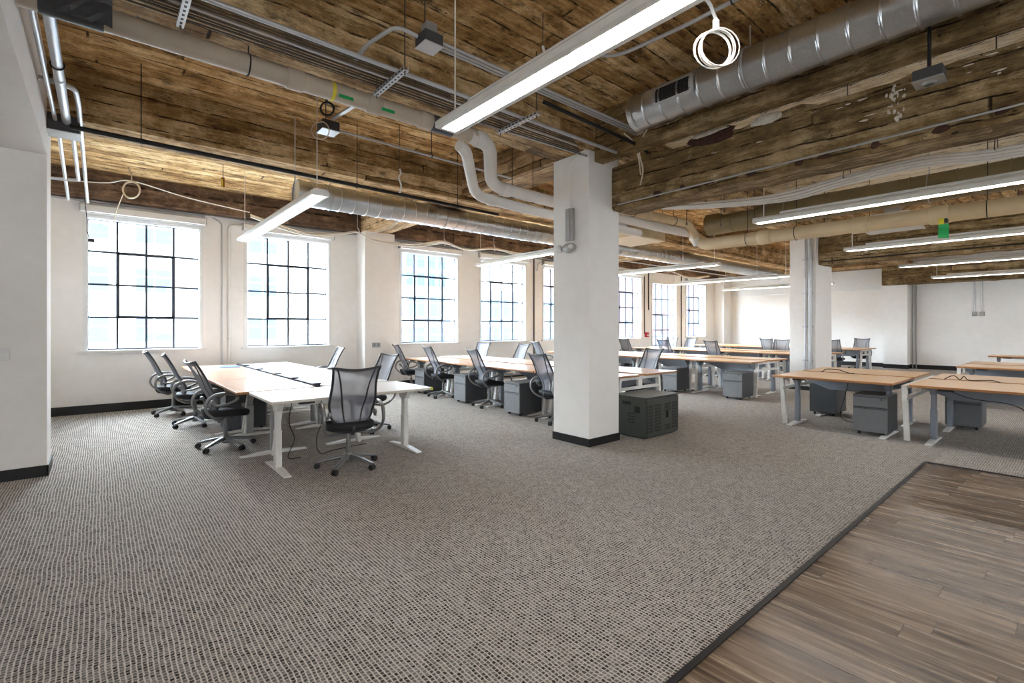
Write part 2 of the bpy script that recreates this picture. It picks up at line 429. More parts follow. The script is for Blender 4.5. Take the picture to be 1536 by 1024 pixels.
# windows and the window wall
ZB, ZT = 1.1, 3.43
WIN = [(-.18, 1.5), (2.31, 4.0), (5.83, 7.54), (8.34, 10.07), (10.85, 12.55), (14.5, 16.17), (19.52, 21.2)]
DOOR = (16.93, 18.71)
wall = MB(); TH = .32
holes = sorted([(a, b, ZB, ZT) for a, b in WIN]+[(DOOR[0], DOOR[1], .12, 3.3)])
x = -6.0
for a, b, z0, z1 in holes:
    wall.box(x, a, YW, YW+TH, 0, SLAB); wall.box(a, b, YW, YW+TH, 0, z0); wall.box(a, b, YW, YW+TH, z1, SLAB); x = b
wall.box(x, XE+.2, YW, YW+TH, 0, SLAB)
struct('wall_back', wall, 'wall', label='long cream wall with the row of steel windows', cat='wall')
def steel_window(i, a, b, z0, z1, door=False):
    y = YW+.12
    root = tag(bpy.data.objects.new(('door_%d' if door else 'window_%d') % i, None), None, 'door' if door else 'window', None, 'structure')
    COL.objects.link(root); root.location = ((a+b)/2, y, z0)
    W, H = b-a, z1-z0; hw = W/2
    root['label'] = 'glazed steel door with fire escape outside' if door else 'tall steel window, number %d from the left' % i
    fr = MB(); q = .028
    fr.box(-hw, -hw+q, -.02, .03, 0, H); fr.box(hw-q, hw, -.02, .03, 0, H); fr.box(-hw, hw, -.02, .03, 0, q); fr.box(-hw, hw, -.02, .03, H-q, H)
    fr.build('window_frame', 'wframe', root)
    mu = MB(); rows = 5 if door else 4
    for k in (1, 2, 3): mu.box(-hw+W*k/4-.017, -hw+W*k/4+.017, -.012, .02, q, H-q)
    for k in range(1, rows): mu.box(-hw+q, hw-q, -.013, .018, H*k/rows-.017, H*k/rows+.017)
    mu.build('glazing_bars', 'wframe', root)
    v = MB(); c0, c1 = (-hw+W*.0+q, 0.0) if door else (-hw+W/4, hw-W/4)
    r0, r1 = (q, H*3/rows) if door else (H/4, H*3/4)
    for (p, s) in ((c0-.02, c0+.03), (c1-.03, c1+.02)): v.box(p, s, -.03, .024, r0, r1)
    for (p, s) in ((r0-.02, r0+.03), (r1-.03, r1+.02)): v.box(c0, c1, -.03, .024, p, s)
    sash = v.build('vent_sash' if not door else 'door_leaf', 'wframe', root)
    h = MB()
    if door: h.box(c1-.03, c1-.005, -.07, -.03, r0+1.0, r0+1.16); h.bar((c1-.02, -.07, r0+1.12), (c1-.16, -.07, r0+1.12), .02, .02)
    else: h.box(c0+.004, c0+.022, -.055, -.03, H*.5-.06, H*.5+.06); h.box(-.01, .01, -.05, -.03, r0+.02, r0+.06)
    h.build('handle', 'bplastic', sash)
    g = MB(); g.box(-hw+q, hw-q, .002, .006, q, H-q); g.build('pane', 'glass', root)
    t = MB(); m = .05
    for s in (-1, 1): t.box(min(s*hw, s*(hw+m)), max(s*hw, s*(hw+m)), -.14, -.121, -.0 if door else -.02, H+m)
    t.box(-hw, hw, -.14, -.121, H, H+m)
    # splayed white lining of the reveal
    for s in (-1, 1): t.box(min(s*hw, s*(hw-.018)), max(s*hw, s*(hw-.018)), -.121, -.02, 0, H)
    t.box(-hw, hw, -.121, -.02, H-.018, H)
    if not door: t.box(-hw-.1, hw+.1, -.185, -.02, -.045, -.002)
    t.build('casing', 'trim', root)
for i, (a, b) in enumerate(WIN): steel_window(i+1, a, b, ZB, ZT)
steel_window(1, DOOR[0], DOOR[1], .12, 3.3, True)
# pilasters, columns, beams
def base(mb, x0, x1, y0, y1, h=.1, t=.012): mb.box(x0-t, x1+t, y0-t, y1+t, 0, h)
for i, (a, b, yy) in enumerate(((4.67, 5.42, 10.75), (13.05, 13.8, 10.75), (22.0, XE, 10.72))):
    struct('wall_pilaster', MB().box(a, b, yy, YW, 0, 3.74), 'wall', label='white wall pilaster %s' % ('between second and third windows', 'hidden behind the front column', 'in the far corner beside the last window')[i], cat='pilaster')
    bb = MB(); base(bb, a, b, yy, YW-.001, .15); struct('baseboard_back', bb, 'black')
bb = MB(); bb.box(-6, DOOR[0]-.06, YW-.014, YW, 0, .15); bb.box(DOOR[1]+.06, XE, YW-.014, YW, 0, .15); struct('baseboard_back', bb, 'black', label='black baseboard under the windows', cat='baseboard')
col1 = struct('column', MB().box(4.67, 5.27, 4.0, 4.62, 0, 3.73), 'wall', label='square white column in the foreground centre', cat='column')
bb = MB(); base(bb, 4.67, 5.27, 4.0, 4.62); struct('baseboard', bb, 'black', col1)
C2 = (12.85, 13.95, 4.05, 4.62)
col2 = struct('column', MB().box(*C2[:2], C2[2], C2[3], 0, 3.0).box(12.85, 13.4, 4.05, 4.62, 3.0, 3.73), 'wall', label='white column among the desks further back, with conduits', cat='column')
bb = MB(); base(bb, *C2); struct('baseboard', bb, 'black', col2)
cc = MB()
for y, r in ((4.16, .035), (4.27, .02)): cc.tube([(12.836-r, y, .1), (12.836-r, y, 3.6)], r, 8)
for z in (.7, 1.5, 2.3, 3.1): cc.box(12.80, 12.849, 4.1, 4.32, z, z+.03)
tag(cc.build('conduit', 'conduit'), 'pair of zinc conduits strapped up the rear white column', 'conduit')
# end wall
struct('wall_right', MB().box(XE, XE+.2, -5, YW, 0, SLAB), 'wall', label='bare white end wall far right', cat='wall')
struct('wall_right', MB().box(22.2, XE, 4.07, 4.78, 0, 3.05), 'wall', label='white pilaster projecting from the end wall', cat='wall')
struct('wall_right', MB().box(XE-.05, XE, 4.78, 10.72, 2.95, SLAB), 'trim', label='white band along the top of the end wall', cat='wall')
bb = MB(); bb.box(XE-.014, XE, -5, 4.06, 0, .15); bb.box(22.186, XE, 4.056, 4.794, 0, .15); bb.box(XE-.014, XE, 4.8, 10.7, 0, .15); struct('baseboard_right', bb, 'black', label='black baseboard along the end wall', cat='baseboard')
# left pier and bulkhead
struct('wall_left', MB().box(-6, -.41, 6.79, 7.29, 0, 3.25), 'wall', label='grey-white pier wall at the left edge', cat='wall')
bb = MB(); bb.box(-6, -.40, 6.775, 6.79, 0, .11); bb.box(-.41, -.396, 6.775, 7.3, 0, .11); struct('baseboard_left', bb, 'black', label='black baseboard of the left pier', cat='baseboard')
struct('ceiling_bulkhead', MB().box(-6, -.41, 2.0, 7.29, 3.25, SLAB), 'wall', label='white boxed bulkhead at the top left corner', cat='bulkhead')
struct('wall_left', MB().box(-1.0, -.75, 7.29, YW, 0, SLAB), 'wall', label='side wall beyond the left pier', cat='wall')
lw = MB(); y = -5.0
for p, q in ((-4.2, -2.2),):  # opening added out of view to light the left-facing sides
    lw.box(-6.2, -6, y, p, 0, SLAB); lw.box(-6.2, -6, p, q, 0, .9); lw.box(-6.2, -6, p, q, 3.2, SLAB); y = q
lw.box(-6.2, -6, y, 7.29, 0, SLAB)
struct('wall_left', lw, 'wall', label='unseen left outer wall with an opening added for light', cat='wall')
fw = MB(); x = -6.2          # unseen wall behind the camera, openings added to let fill light in
for a, b in ((1.6, 3.0), (7.0, 8.4), (12.3, 14.3), (17.5, 19.5)):
    fw.box(x, a, -5.2, -5, 0, SLAB); fw.box(a, b, -5.2, -5, 0, 1.2); fw.box(a, b, -5.2, -5, 2.7, SLAB); x = b
fw.box(x, XE+.2, -5.2, -5, 0, SLAB)
struct('wall_front', fw, 'wall', label='wall behind the viewpoint with small openings added for fill light', cat='wall')
def beam(x0, x1, y0, y1, z0, z1, m, label):
    return struct('beam', MB().box(x0, x1, y0, y1, z0, z1), m, label=label, cat='beam')
beam(-.75, XE, 10.98, YW, 3.73, SLAB, 'spandrel', 'dark brown concrete spandrel above the windows')
beam(-.41, XE, 6.8, 7.34, 3.67, SLAB, 'beamx', 'stained beam between the window side and the column line')
beam(-.41, XE, 4.0, 4.6, 3.74, SLAB, 'beamx', 'stained beam running over the columns')
for i, (a, b) in enumerate(((4.67, 5.27), (13.05, 13.65), (22.0, 22.6))):
    beam(a, b, 4.6, 10.98, 3.74, SLAB-.001, 'beamy', 'cross beam from %s to the window wall' % ('front column', 'rear column', 'far corner')[i])
def girder(x0, x1, y0, y1, z0, z1, label, ragged=True, seed=0):
    mb = MB(); rows = []; n = 64
    for k in range(n+1):
        y = y1+(y0-y1)*k/n
        zt = z1+(.10*max(0, noise.noise(Vector((y*1.3+seed, 2, 7))))+.035*noise.noise(Vector((y*6, seed, 1))) if ragged else 0)
        zb = z0+.02*noise.noise(Vector((y*3, seed, 4)))
        xb = x0+.012*noise.noise(Vector((y*2, seed, 9)))
        rows.append([(xb, y, zb+.03), (xb+.03, y, zb), (x1, y, zb), (x1, y, zt), (x0+.05, y, zt+.02), (xb, y, zt), (xb-.006, y, (zt*.62+zb*.38))])
    mb.grid(rows, 0, False, True)
    mb.add(rows[0], [list(range(7))[::-1]]); mb.add(rows[-1], [list(range(7))])
    return struct('beam', mb, 'girder', label=label, cat='beam')
gd = girder(5.13, 5.55, -5, 4.0, 3.035, 3.59, 'deep weathered girder running right from the front column', True, 3)
rnd = random.Random(5)
def blob(mb, c, ry, rz, t=.012, mi=0, seed=0):
    rows = []
    for i in range(5):
        q = i/4; ring = []
        for k in range(14):
            a_ = 2*PI*k/14; w_ = (1+.45*noise.noise(Vector((math.cos(a_)*1.3+seed, math.sin(a_)*1.3, seed*.7))))*(1-q)
            ring.append((c[0]-t*(1-(1-q)**2)-.003*noise.noise(Vector((k, i, seed))), c[1]+ry*w_*math.cos(a_), c[2]+rz*w_*math.sin(a_)))
        rows.append(ring)
    mb.grid(rows, mi, True, True)
for k in range(11):
    q = MB(); blob(q, (5.128, 3.3-k*.36+rnd.uniform(-.1, .1), 3.10+rnd.uniform(-.02, .02)), rnd.uniform(.03, .07), rnd.uniform(.02, .035), .008, 0, k); q.build('rust_spot', 'rust', gd)
q = MB(); blob(q, (5.125, 2.62, 3.60), .27, .075, .02, 0, 31); q.build('spalled_patch', 'rust', gd)
q = MB(); blob(q, (5.118, 2.68, 3.645), .20, .035, .022, 0, 37); q.build('broken_concrete', 'chalk', gd)
q = MB(); blob(q, (5.125, 2.05, 3.60), .16, .05, .014, 0, 41); q.build('broken_concrete', 'chalk', gd)
q = MB()
for k in range(26): blob(q, (5.127, 1.02+rnd.gauss(0, .03)-k*.001, 3.55-.012*k+rnd.uniform(-.02, .02)), rnd.uniform(.006, .02), rnd.uniform(.008, .03), .004, 0, 50+k)
for k in range(30): blob(q, (5.127, rnd.uniform(-.3, 2.2), rnd.uniform(3.28, 3.58)), rnd.uniform(.008, .05), rnd.uniform(.003, .009), .003, 0, 90+k)
o = q.build('plaster_splatter', 'chalk', gd); o['kind'] = 'stuff'
girder(13.0, 13.5, -5, 4.05, 2.99, 3.6, 'weathered girder running right from the rear column', True, 11)
girder(22.0, 22.6, -5, 4.78, 3.06, 3.7, 'weathered girder against the end wall', True, 21)
beam(4.78, 4.93, -5, 4.0, 3.6, SLAB, 'girder', 'narrow dark joist above the round duct')

# ------------------------------------------------------------------ outside
def building(name, label, x0, x1, y, z1, m, cols, rows, ww, wh, zr, dz):
    r = thing(name, label, 'building', ((x0+x1)/2, y, -10))
    hw = (x1-x0)/2
    MB().box(-hw, hw, 0, 14, 0, z1+10).build('wall', m, r)
    for k in range(rows):
        for c in range(cols):
            xc = -hw+(x1-x0)*(c+.5)/cols; z = zr+10+k*dz
            wmb = MB(); wmb.box(xc-ww/2, xc-.06, -.03, .05, z, z+wh*.62); wmb.box(xc+.06, xc+ww/2, -.03, .05, z, z+wh*.62)
            wmb.box(xc-ww/2, xc-.06, -.03, .05, z+wh*.7, z+wh); wmb.box(xc+.06, xc+ww/2, -.03, .05, z+wh*.7, z+wh)
            wmb.build('window', 'bwin', r)
building('office_building', 'cream building with paired windows seen through the second window', -22, 11, 40, 10.2, 'bcream', 10, 3, 1.9, 1.5, .6, 3.25)
building('office_building', 'slate blue building seen through the third and fourth windows', 20, 46, 42, 5.6, 'bblue', 11, 3, 1.7, 2.0, -3.6, 3.1)
building('office_building', 'grey-blue tall tower beyond the fourth window', 35, 45, 70, 15, 'bgrey', 5, 4, 1.2, 2.2, 2, 3.1)
building('office_building', 'brick building seen beyond the front column', 50, 84, 42, 10, 'bred', 12, 3, 1.7, 1.8, -1.5, 3.1)
struct('ground', MB().box(-150, 250, YW+1, 300, -10.2, -10), 'road', label='ground far below the windows, made pale to bounce light up', cat='ground')  # kept very pale so it bounces daylight up to the ceiling
fe = thing('fire_escape', 'dark steel fire escape outside the glazed door', 'fire escape', (17.8, YW+1.0, .05))
p = MB(); p.box(-1.4, 1.4, -.68, .5, -.04, 0); p.build('platform', 'wframe', fe)
p = MB()
for z in (.55, 1.05): p.tube([(-1.4, -.6, z), (-1.4, .48, z), (1.4, .48, z), (1.4, -.6, z)], .018, 6)
for xx in (-1.4, -.7, 0, .7, 1.4): p.tube([(xx, .48, 0), (xx, .48, 1.05)], .016, 6)
p.build('railing', 'wframe', fe)
p = MB()
for yy in (.1, .42): p.bar((-.9, yy, 0), (.5, yy, 3.6), .04, .09)
for k in range(1, 13): p.box(-.9+1.4*k/13-.08, -.9+1.4*k/13+.08, .1, .42, 3.6*k/13-.01, 3.6*k/13+.01)
p.build('ladder', 'wframe', fe)
# ------------------------------------------------------------------ office chair (faces local +Y)
CH_TOP = 1.10
def back_pt(u, v, off=0.0):
    hw = [(0, .150), (.06, .185), (.15, .208), (.4, .232), (.75, .218), (.92, .222), (1, .236)]
    for (a, wa), (b, wb) in zip(hw, hw[1:]):
        if v <= b: t = (v-a)/(b-a); t = t*t*(3-2*t); w_ = wa+(wb-wa)*t; break
    z = .47+(CH_TOP-.47)*v-.028*(1-u*u)*v**3+.03*(1-v)**4*u*u
    y = -.20+.035*math.sin(min(1, v*2.2)*PI)-.06*v-.16*v*v+.055*u*u*(1-.35*v)+off
    return (u*w_, y, z)
def make_chair():
    t = thing('office_chair', 'grey mesh office chair', 'office chair')
    # base
    b = MB(); b.lathe([(.0, .06), (.045, .06), (.05, .085), (.036, .12), (.03, .16), (.0, .16)], n=14)
    for k in range(5):
        a = 2*PI*k/5+.3; d = Vector((math.cos(a), math.sin(a), 0)); n_ = Vector((-d.y, d.x, 0)); rows = []
        for q in range(7):
            s_ = q/6; c = d*(.03+.295*s_); w_ = .036-.014*s_; zt = .135-.058*s_**1.3; th = .042-.02*s_
            rows.append([c+n_*w_*.75+Vector((0, 0, zt)), c-n_*w_*.75+Vector((0, 0, zt)), c-n_*w_+Vector((0, 0, zt-th*.5)), c-n_*w_*.6+Vector((0, 0, zt-th)), c+n_*w_*.6+Vector((0, 0, zt-th)), c+n_*w_+Vector((0, 0, zt-th*.5))])
        b.grid(rows, 0, True, True); b.add(rows[-1], [list(range(6))])
    b.build('star_base', 'chairalu', t)
    for k in range(5):
        a = 2*PI*k/5+.3; d = Vector((math.cos(a), math.sin(a), 0)); n_ = Vector((-d.y, d.x, 0)); c = d*.318
        cm = MB()
        for s_ in (-1, 1):
            p = c+n_*s_*.016+Vector((0, 0, .03)); cm.tube([p-n_*.011, p-n_*.009, p+n_*.009, p+n_*.011], [.024, .03, .03, .024], 12)
        cm.tube([c+Vector((0, 0, .035)), c+Vector((0, 0, .07))], .009, 6)
        cm.build('caster', 'bplastic', t)
    g = MB(); g.tube([(0, 0, .15), (0, 0, .30)], .026, 12); g.tube([(0, 0, .30), (0, 0, .40)], .015, 10); g.build('gas_lift', 'chairalu', t)
    # seat
    def sup(rx, ry, z, e=3.2, n=28, dy=0.0, dz=None):
        out = []
        for k in range(n):
            a = 2*PI*k/n; ca, sa = math.cos(a), math.sin(a); r = (abs(ca)**e+abs(sa)**e)**(-1/e)
            x_, y_ = rx*r*ca, ry*r*sa
            out.append((x_, y_+dy, z+(dz(x_/rx, y_/ry) if dz else 0)))
        return out
    wf = lambda u, v: -.035*max(0, v)**3-.012*(1-u*u)*(1-v*v)+.012*max(0, -v)**2
    sm = MB(); rows = [sup(.225, .215, .420, dz=wf), sup(.25, .243, .436, dz=wf), sup(.256, .25, .475, dz=wf), sup(.246, .24, .495, dz=wf), sup(.2, .195, .503, dz=wf), sup(.1, .1, .503, dz=wf), sup(.001, .001, .500, dz=wf)]
    sm.grid(rows, 0, True, True); sm.add(rows[0], [list(range(28))[::-1]]); sm.build('seat', 'seat', t)
    pan = MB(); rows = [sup(.05, .06, .375), sup(.10, .13, .385), sup(.19, .19, .408), sup(.226, .216, .424, dz=wf)]
    pan.grid(rows, 0, True, True); pan.add(rows[0], [list(range(28))[::-1]]); pan.tube([(.04, .02, .39), (.20, .03, .398)], .008, 6); pan.build('seat_pan', 'frame', t)
    # backrest
    m = MB(); V, U = 16, 12
    m.grid([[back_pt(-1+2*k/U, i/V) for k in range(U+1)] for i in range(V+1)], 0, True)
    br = m.build('backrest', 'mesh', t)
    for s_ in (-1, 1):
        q = MB(); rows = []
        for i in range(V+1):
            v = i/V; u = s_*(.40+.44*v**1.7)
            rows.append([back_pt(u-.035, v, -.004), back_pt(u+.035, v, -.004), back_pt(u+.035, v, .004), back_pt(u-.035, v, .004)])
        q.grid(rows, 0, True, True); q.build('seam', 'frame', br)
    loop = [back_pt(-1+2*k/U, 1) for k in range(U+1)]+[back_pt(1, 1-i/V) for i in range(1, V+1)]+[back_pt(1-2*k/U, 0) for k in range(1, U+1)]+[back_pt(-1, i/V) for i in range(1, V)]
    fm = MB(); fm.tube(loop, .0135, 8, closed=True)
    fm.build('back_frame', 'frame', t)
    st = MB()       # bent strut from the seat to the lumbar
    st.tube(spline([(0, -.05, .39), (0, -.20, .40), (0, -.235, .45), (0, -.215, .50)], 5), [.022]*16, 8)
    st.build('back_support', 'frame', t)
    for s_ in (-1, 1):
        a = MB()
        pts = [(.06, -.04, .385), (.20, -.10, .375), (.275, -.20, .42), (.295, -.285, .52), (.298, -.275, .63), (.295, -.19, .695), (.29, -.06, .705), (.285, .05, .665), (.275, .04, .615), (.262, -.05, .575), (.245, -.16, .565), (.225, -.19, .60)]
        pts = [(s_*x_, y_, z_) for x_, y_, z_ in pts]; sp = spline(pts, 5); n_ = len(sp)
        R = [.0155+.005*math.sin(PI*min(1, max(0, (k/n_-.25)/.4))) for k in range(n_)]
        a.tube(sp, R, 8); a.tube([(s_*.215, -.20, .61), (s_*.245, -.20, .61)], .026, 10)
        a.build('loop_arm', 'chairalu', t)
    return t
chair = make_chair(); used = []
R_, L_, A_ = -PI/2, PI/2, 0.0       # facing +X, -X, +Y
CH = [
    (1.20, 6.95, R_+.10, 'mesh chair on the aisle side of the left bench, nearest the viewer', 'b1'),
    (1.12, 8.85, R_-.06, 'mesh chair on the aisle side of the left bench, middle of three', 'b1'),
    (0.97, 10.2, R_+.05, 'mesh chair on the aisle side of the left bench, closest to the window wall', 'b1'),
    (3.32, 9.70, L_-.10, 'mesh chair far side of left bench, near the wall pilaster', 'b1'),
    (2.98, 6.78, L_+.12, 'mesh chair far side of left bench, half hidden behind the end chair', 'b1'),
    (2.04, 5.12, A_-.16, 'mesh chair with its back to the viewer at the white end desk', 'b1'),
    (5.65, 10.35, R_-.20, 'mesh chair on the aisle side of second bench, farthest under third window', 'b2'),
    (5.66, 8.95, R_-.15, 'mesh chair on the aisle side of second bench, second from window wall', 'b2'),
    (5.65, 7.30, R_-.18, 'mesh chair on the aisle side of second bench, between two grey pedestals', 'b2'),
    (5.52, 5.40, R_-.15, 'mesh chair partly hidden by left edge of the front column', 'b2'),
    (7.55, 10.4, L_+.2, 'bluish backlit mesh chair far side of second bench, below the fourth window', 'b2'),
    (7.60, 8.95, L_-.1, 'bluish backlit mesh chair far side of second bench, left of front column', 'b2'),
    (7.65, 5.35, L_-.25, 'mesh chair just right of front column, behind the vented steel box', 'b2'),
    (9.90, 10.1, R_-.25, 'mesh chair touching the front column edge, at the third bench under fifth window', 'b3'),
    (14.4, 10.4, R_-.1, 'mesh chair at the fourth bench, leftmost, under the sixth window', 'b4'),
    (14.42, 8.85, R_-.1, 'mesh chair at the fourth bench in front of the glazed door', 'b4'),
    (14.4, 7.2, R_-.15, 'mesh chair at the fourth bench, just left of the bare end wall section', 'b4'),
    (16.95, 10.5, L_+.1, 'bluish chair far side of fourth bench, left of a close pair', 'b4'),
    (16.95, 9.75, L_-.15, 'bluish chair far side of fourth bench, right of a close pair', 'b4'),
    (18.85, 7.4, R_-.1, 'left of two overlapping mesh chairs left of the rear column', 'b5'),
    (17.0, 6.45, L_+.1, 'right of two overlapping mesh chairs left of the rear column', 'b5'),
    (20.95, 5.2, L_+.05, 'single mesh chair at the farthest desk right of the rear column', 'b5'),
    (18.8, 5.35, R_, 'mesh chair showing only an edge behind the rear column', 'b5'),
]
GR = dict(b1='chairs around the left bench', b2='chairs around the second bench', b3='chairs at the third bench', b4='chairs at the fourth bench', b5='chairs at the farthest bench')
for x, y, rz, lab, g in CH: place(chair, used, (x, y, 0), rz, lab, GR[g])

# ------------------------------------------------------------------ sit-stand desks
TZ = .775
def make_desk(D, L, top, edge, leg, name='sit_stand_desk'):
    """local: length along Y, user side at -X"""
    t = thing(name, 'desk', 'desk')
    tp = MB(); tp.rbox(-D/2, D/2, -L/2, L/2, TZ-.03, TZ, .004, 1)
    for k, fc in enumerate(tp.f):
        if all(tp.v[i][2] > TZ-.0005 for i in fc): tp.mi[k] = 0
    tp.build('desktop', [top, edge], t)
    for s in (-1, 1):
        y = s*(L/2-.16); lg = MB()
        lg.rbox(-.045, .045, y-.032, y+.032, .03, .42, .006); lg.rbox(-.038, .038, y-.026, y+.026, .42, .70, .005)
        lg.prism([(-.06, .62), (.06, .62), (.14, .715), (.14, .74), (-.14, .74), (-.14, .715)], 1, y-.03, y+.03)
        o = lg.build('leg', leg, t)
        ft = MB(); ft.prism([(-.365, 0), (.365, 0), (.365, .012), (.1, .034), (-.1, .034), (-.365, .012)], 1, y-.035, y+.035); ft.build('foot', 'whitem', o)
    r = MB(); r.box(-.03, .03, -L/2+.13, L/2-.13, .70, .738); r.build('support_rail', leg, t)
    c = MB(); c.rbox(-D/2+.03, -D/2+.10, L/2-.42, L/2-.27, TZ-.055, TZ-.031, .004); c.build('control_box', 'bplastic', t)
    return t
def make_spine(L, top_hw=.5, trayz=(.50, .70), white='whitem', ends=(-1, 1), splay=.10):
    t = thing('bench_spine', 'spine', 'bench frame')
    tr = MB(); h = L/2-.05
    tr.prism([(-h, trayz[1]), (-h, trayz[1]-.07), (-h+.35, trayz[0]), (h-.35, trayz[0]), (h, trayz[1]-.07), (h, trayz[1])], 0, -.035, .035)
    tr.build('cable_tray', 'greyleg', t)
    bm = MB(); bm.box(-.03, .03, -h, h, trayz[1]+.002, trayz[1]+.04); bm.build('beam', 'bplastic', t)
    for s in ends:
        y = s*(L/2-.03); f_ = MB()
        for q in (-1, 1): f_.bar((q*(top_hw+splay), y, 0), (q*top_hw, y, .735), .045, .06)
        f_.box(-top_hw-.02, top_hw+.02, y-.03, y+.03, .70, .742); f_.box(-top_hw-.02, top_hw+.02, y-.025, y+.025, .55, .59)
        f_.box(-.05, .05, y-.02, y+.02, .59, .70)
        f_.build('end_frame', white, t)
    return t
protos = {}
def desk(x0, x1, y0, y1, top, edge, leg, lab, grp, flip=False):
    D, L = round(x1-x0, 3), round(y1-y0, 3); key = (D, L, top, leg)
    if key not in protos: protos[key] = (make_desk(D, L, top, edge, leg), [])
    return place(*protos[key], ((x0+x1)/2, (y0+y1)/2, 0), PI if flip else 0, lab, grp)
def spine(xc, y0, y1, lab, grp, hw=.5, ends=(-1, 1), splay=.10):
    key = ('s', round(y1-y0, 3), hw, ends, splay)
    if key not in protos: protos[key] = (make_spine(round(y1-y0, 3), hw, ends=ends, splay=splay), [])
    return place(*protos[key], (xc, (y0+y1)/2, 0), 0, lab, grp)
ORD = ['nearest the viewer', 'second from the near end', 'third from the near end', 'farthest, by the window wall']
def bench(nm, F, B, y0, L, n, topF, topB, edge, leg, cF, cB, hw=.45):
    for k in range(n):
        o = ORD[k] if k < n-1 else ORD[3]
        a, b = y0+k*(L+.02), y0+k*(L+.02)+L
        desk(F[0], F[1], a, b, topF, edge, leg, '%s desk, left row of the %s, %s' % (cF, nm, o), 'desks of the '+nm)
        desk(B[0], B[1], a, b, topB, 'whiteedge' if topB == 'whitetop' else edge, leg, '%s desk, right row of the %s, %s' % (cB, nm, o), 'desks of the '+nm, True)
        spine((F[1]+B[0])/2, a+.04, b-.04, 'grey tray and splayed end frames inside the %s, %s' % (nm, o), 'frames of the '+nm, hw)
bench('left bench', (1.16, 2.02), (2.14, 3.0), 6.10, 1.57, 3, 'cherry', 'whitetop', 'edge', 'alu', 'glossy wood', 'white', .42)
bench('second bench', (5.5, 6.32), (6.5, 7.4), 4.40, 1.5, 4, 'cherry', 'cherry', 'edge', 'greyleg', 'reddish wood', 'reddish wood', .5)
bench('third bench', (10.3, 11.15), (11.4, 12.25), 4.45, 1.5, 4, 'oak', 'oak', 'edge', 'greyleg', 'oak', 'oak', .5)
bench('fourth bench', (14.5, 15.35), (15.65, 16.5), 4.50, 1.5, 4, 'oak', 'oak', 'edge', 'greyleg', 'oak', 'oak', .5)
bench('farthest bench', (18.9, 19.75), (20.05, 20.9), 4.70, 1.5, 4, 'oak', 'oak', 'edge', 'greyleg', 'oak', 'oak', .5)
RG = 'desks of the two-row group on the right'
desk(7.82, 8.95, 1.58, 3.06, 'oak', 'edge', 'greyleg', 'oak desk front row right of rear column, with a pedestal under its right end', RG)
desk(9.07, 10.2, 1.58, 3.06, 'oak', 'edge', 'greyleg', 'oak desk directly behind the front right desk, partly hidden by it', RG, True)
spine(9.01, 1.60, 3.04, 'white end frame and tray under the right pair of desks', 'frames of the right groups', .96, (1,), -.14)
desk(7.80, 8.95, -.08, 1.42, 'oak', 'edge', 'greyleg', 'oak desk cut by the right picture edge, front row', RG)
desk(9.07, 10.15, -.08, 1.42, 'oak', 'edge', 'greyleg', 'oak desk cut by the right picture edge, row behind', RG, True)
spine(9.01, -.06, 1.53, 'white end frame between the two right desk pairs', 'frames of the right groups', .98, (1,), -.14)
desk(12.2, 13.2, .05, 1.52, 'oak', 'edge', 'greyleg', 'oak desk in the group behind, right edge, front row', RG)
desk(13.35, 14.35, .05, 1.52, 'oak', 'edge', 'greyleg', 'oak desk in the group behind, right edge, back row', RG, True)
spine(13.27, .06, 1.56, 'white end frame of the group behind at right edge', 'frames of the right groups', .62)
desk(17.3, 18.3, .05, 1.55, 'oak', 'edge', 'greyleg', 'most distant oak desk at the right edge by the end wall', RG)
# white desk across the end of the left bench
ed = make_desk(.94, 1.80, 'whitetop', 'whiteedge', 'whitem'); ed.location = (2.17, 5.56, 0); ed.rotation_euler = (0, 0, PI/2)
tag(ed, 'white desk standing across the near end of the left bench', 'desk', 'desks of the left bench')
for ch in ed.children:
    if ch.name.startswith('leg'): ch.location = (-.06, .0, 0)
y_ = MB(); y_.box(-.47-.002, -.42, -.902, -.875, TZ-.032, TZ+.002); y_.build('yellow_tape', 'yellow', ed)['label'] = 'yellow tape on the corner'
# desktop trough of the left bench with its clips
tr = thing('power_rail', 'dark blue power rail lying between the two rows of the left bench', 'power rail', (2.08, 8.5, 0))
q = MB(); q.box(-.03, .03, -2.3, 2.3, TZ-.03, TZ+.012); q.build('rail', 'wframe', tr)
for yy in (-2.25, -1.35, -.5, .6, 1.6):
    q = MB(); q.rbox(-.05, .05, yy-.04, yy+.04, TZ+.0125, TZ+.03, .005); q.build('clip', 'frame', tr)
bf = MB(); bf.rbox(-.16, .16, -.22, .22, 0, .012, .003); o = tag(bf.build('reflection', 'blue'), 'blue sky reflection made as a thin slab on the left bench', 'reflection'); o.location = (1.80, 10.2, TZ)  # the sky's reflection on the cable trough, put in as a blue slab

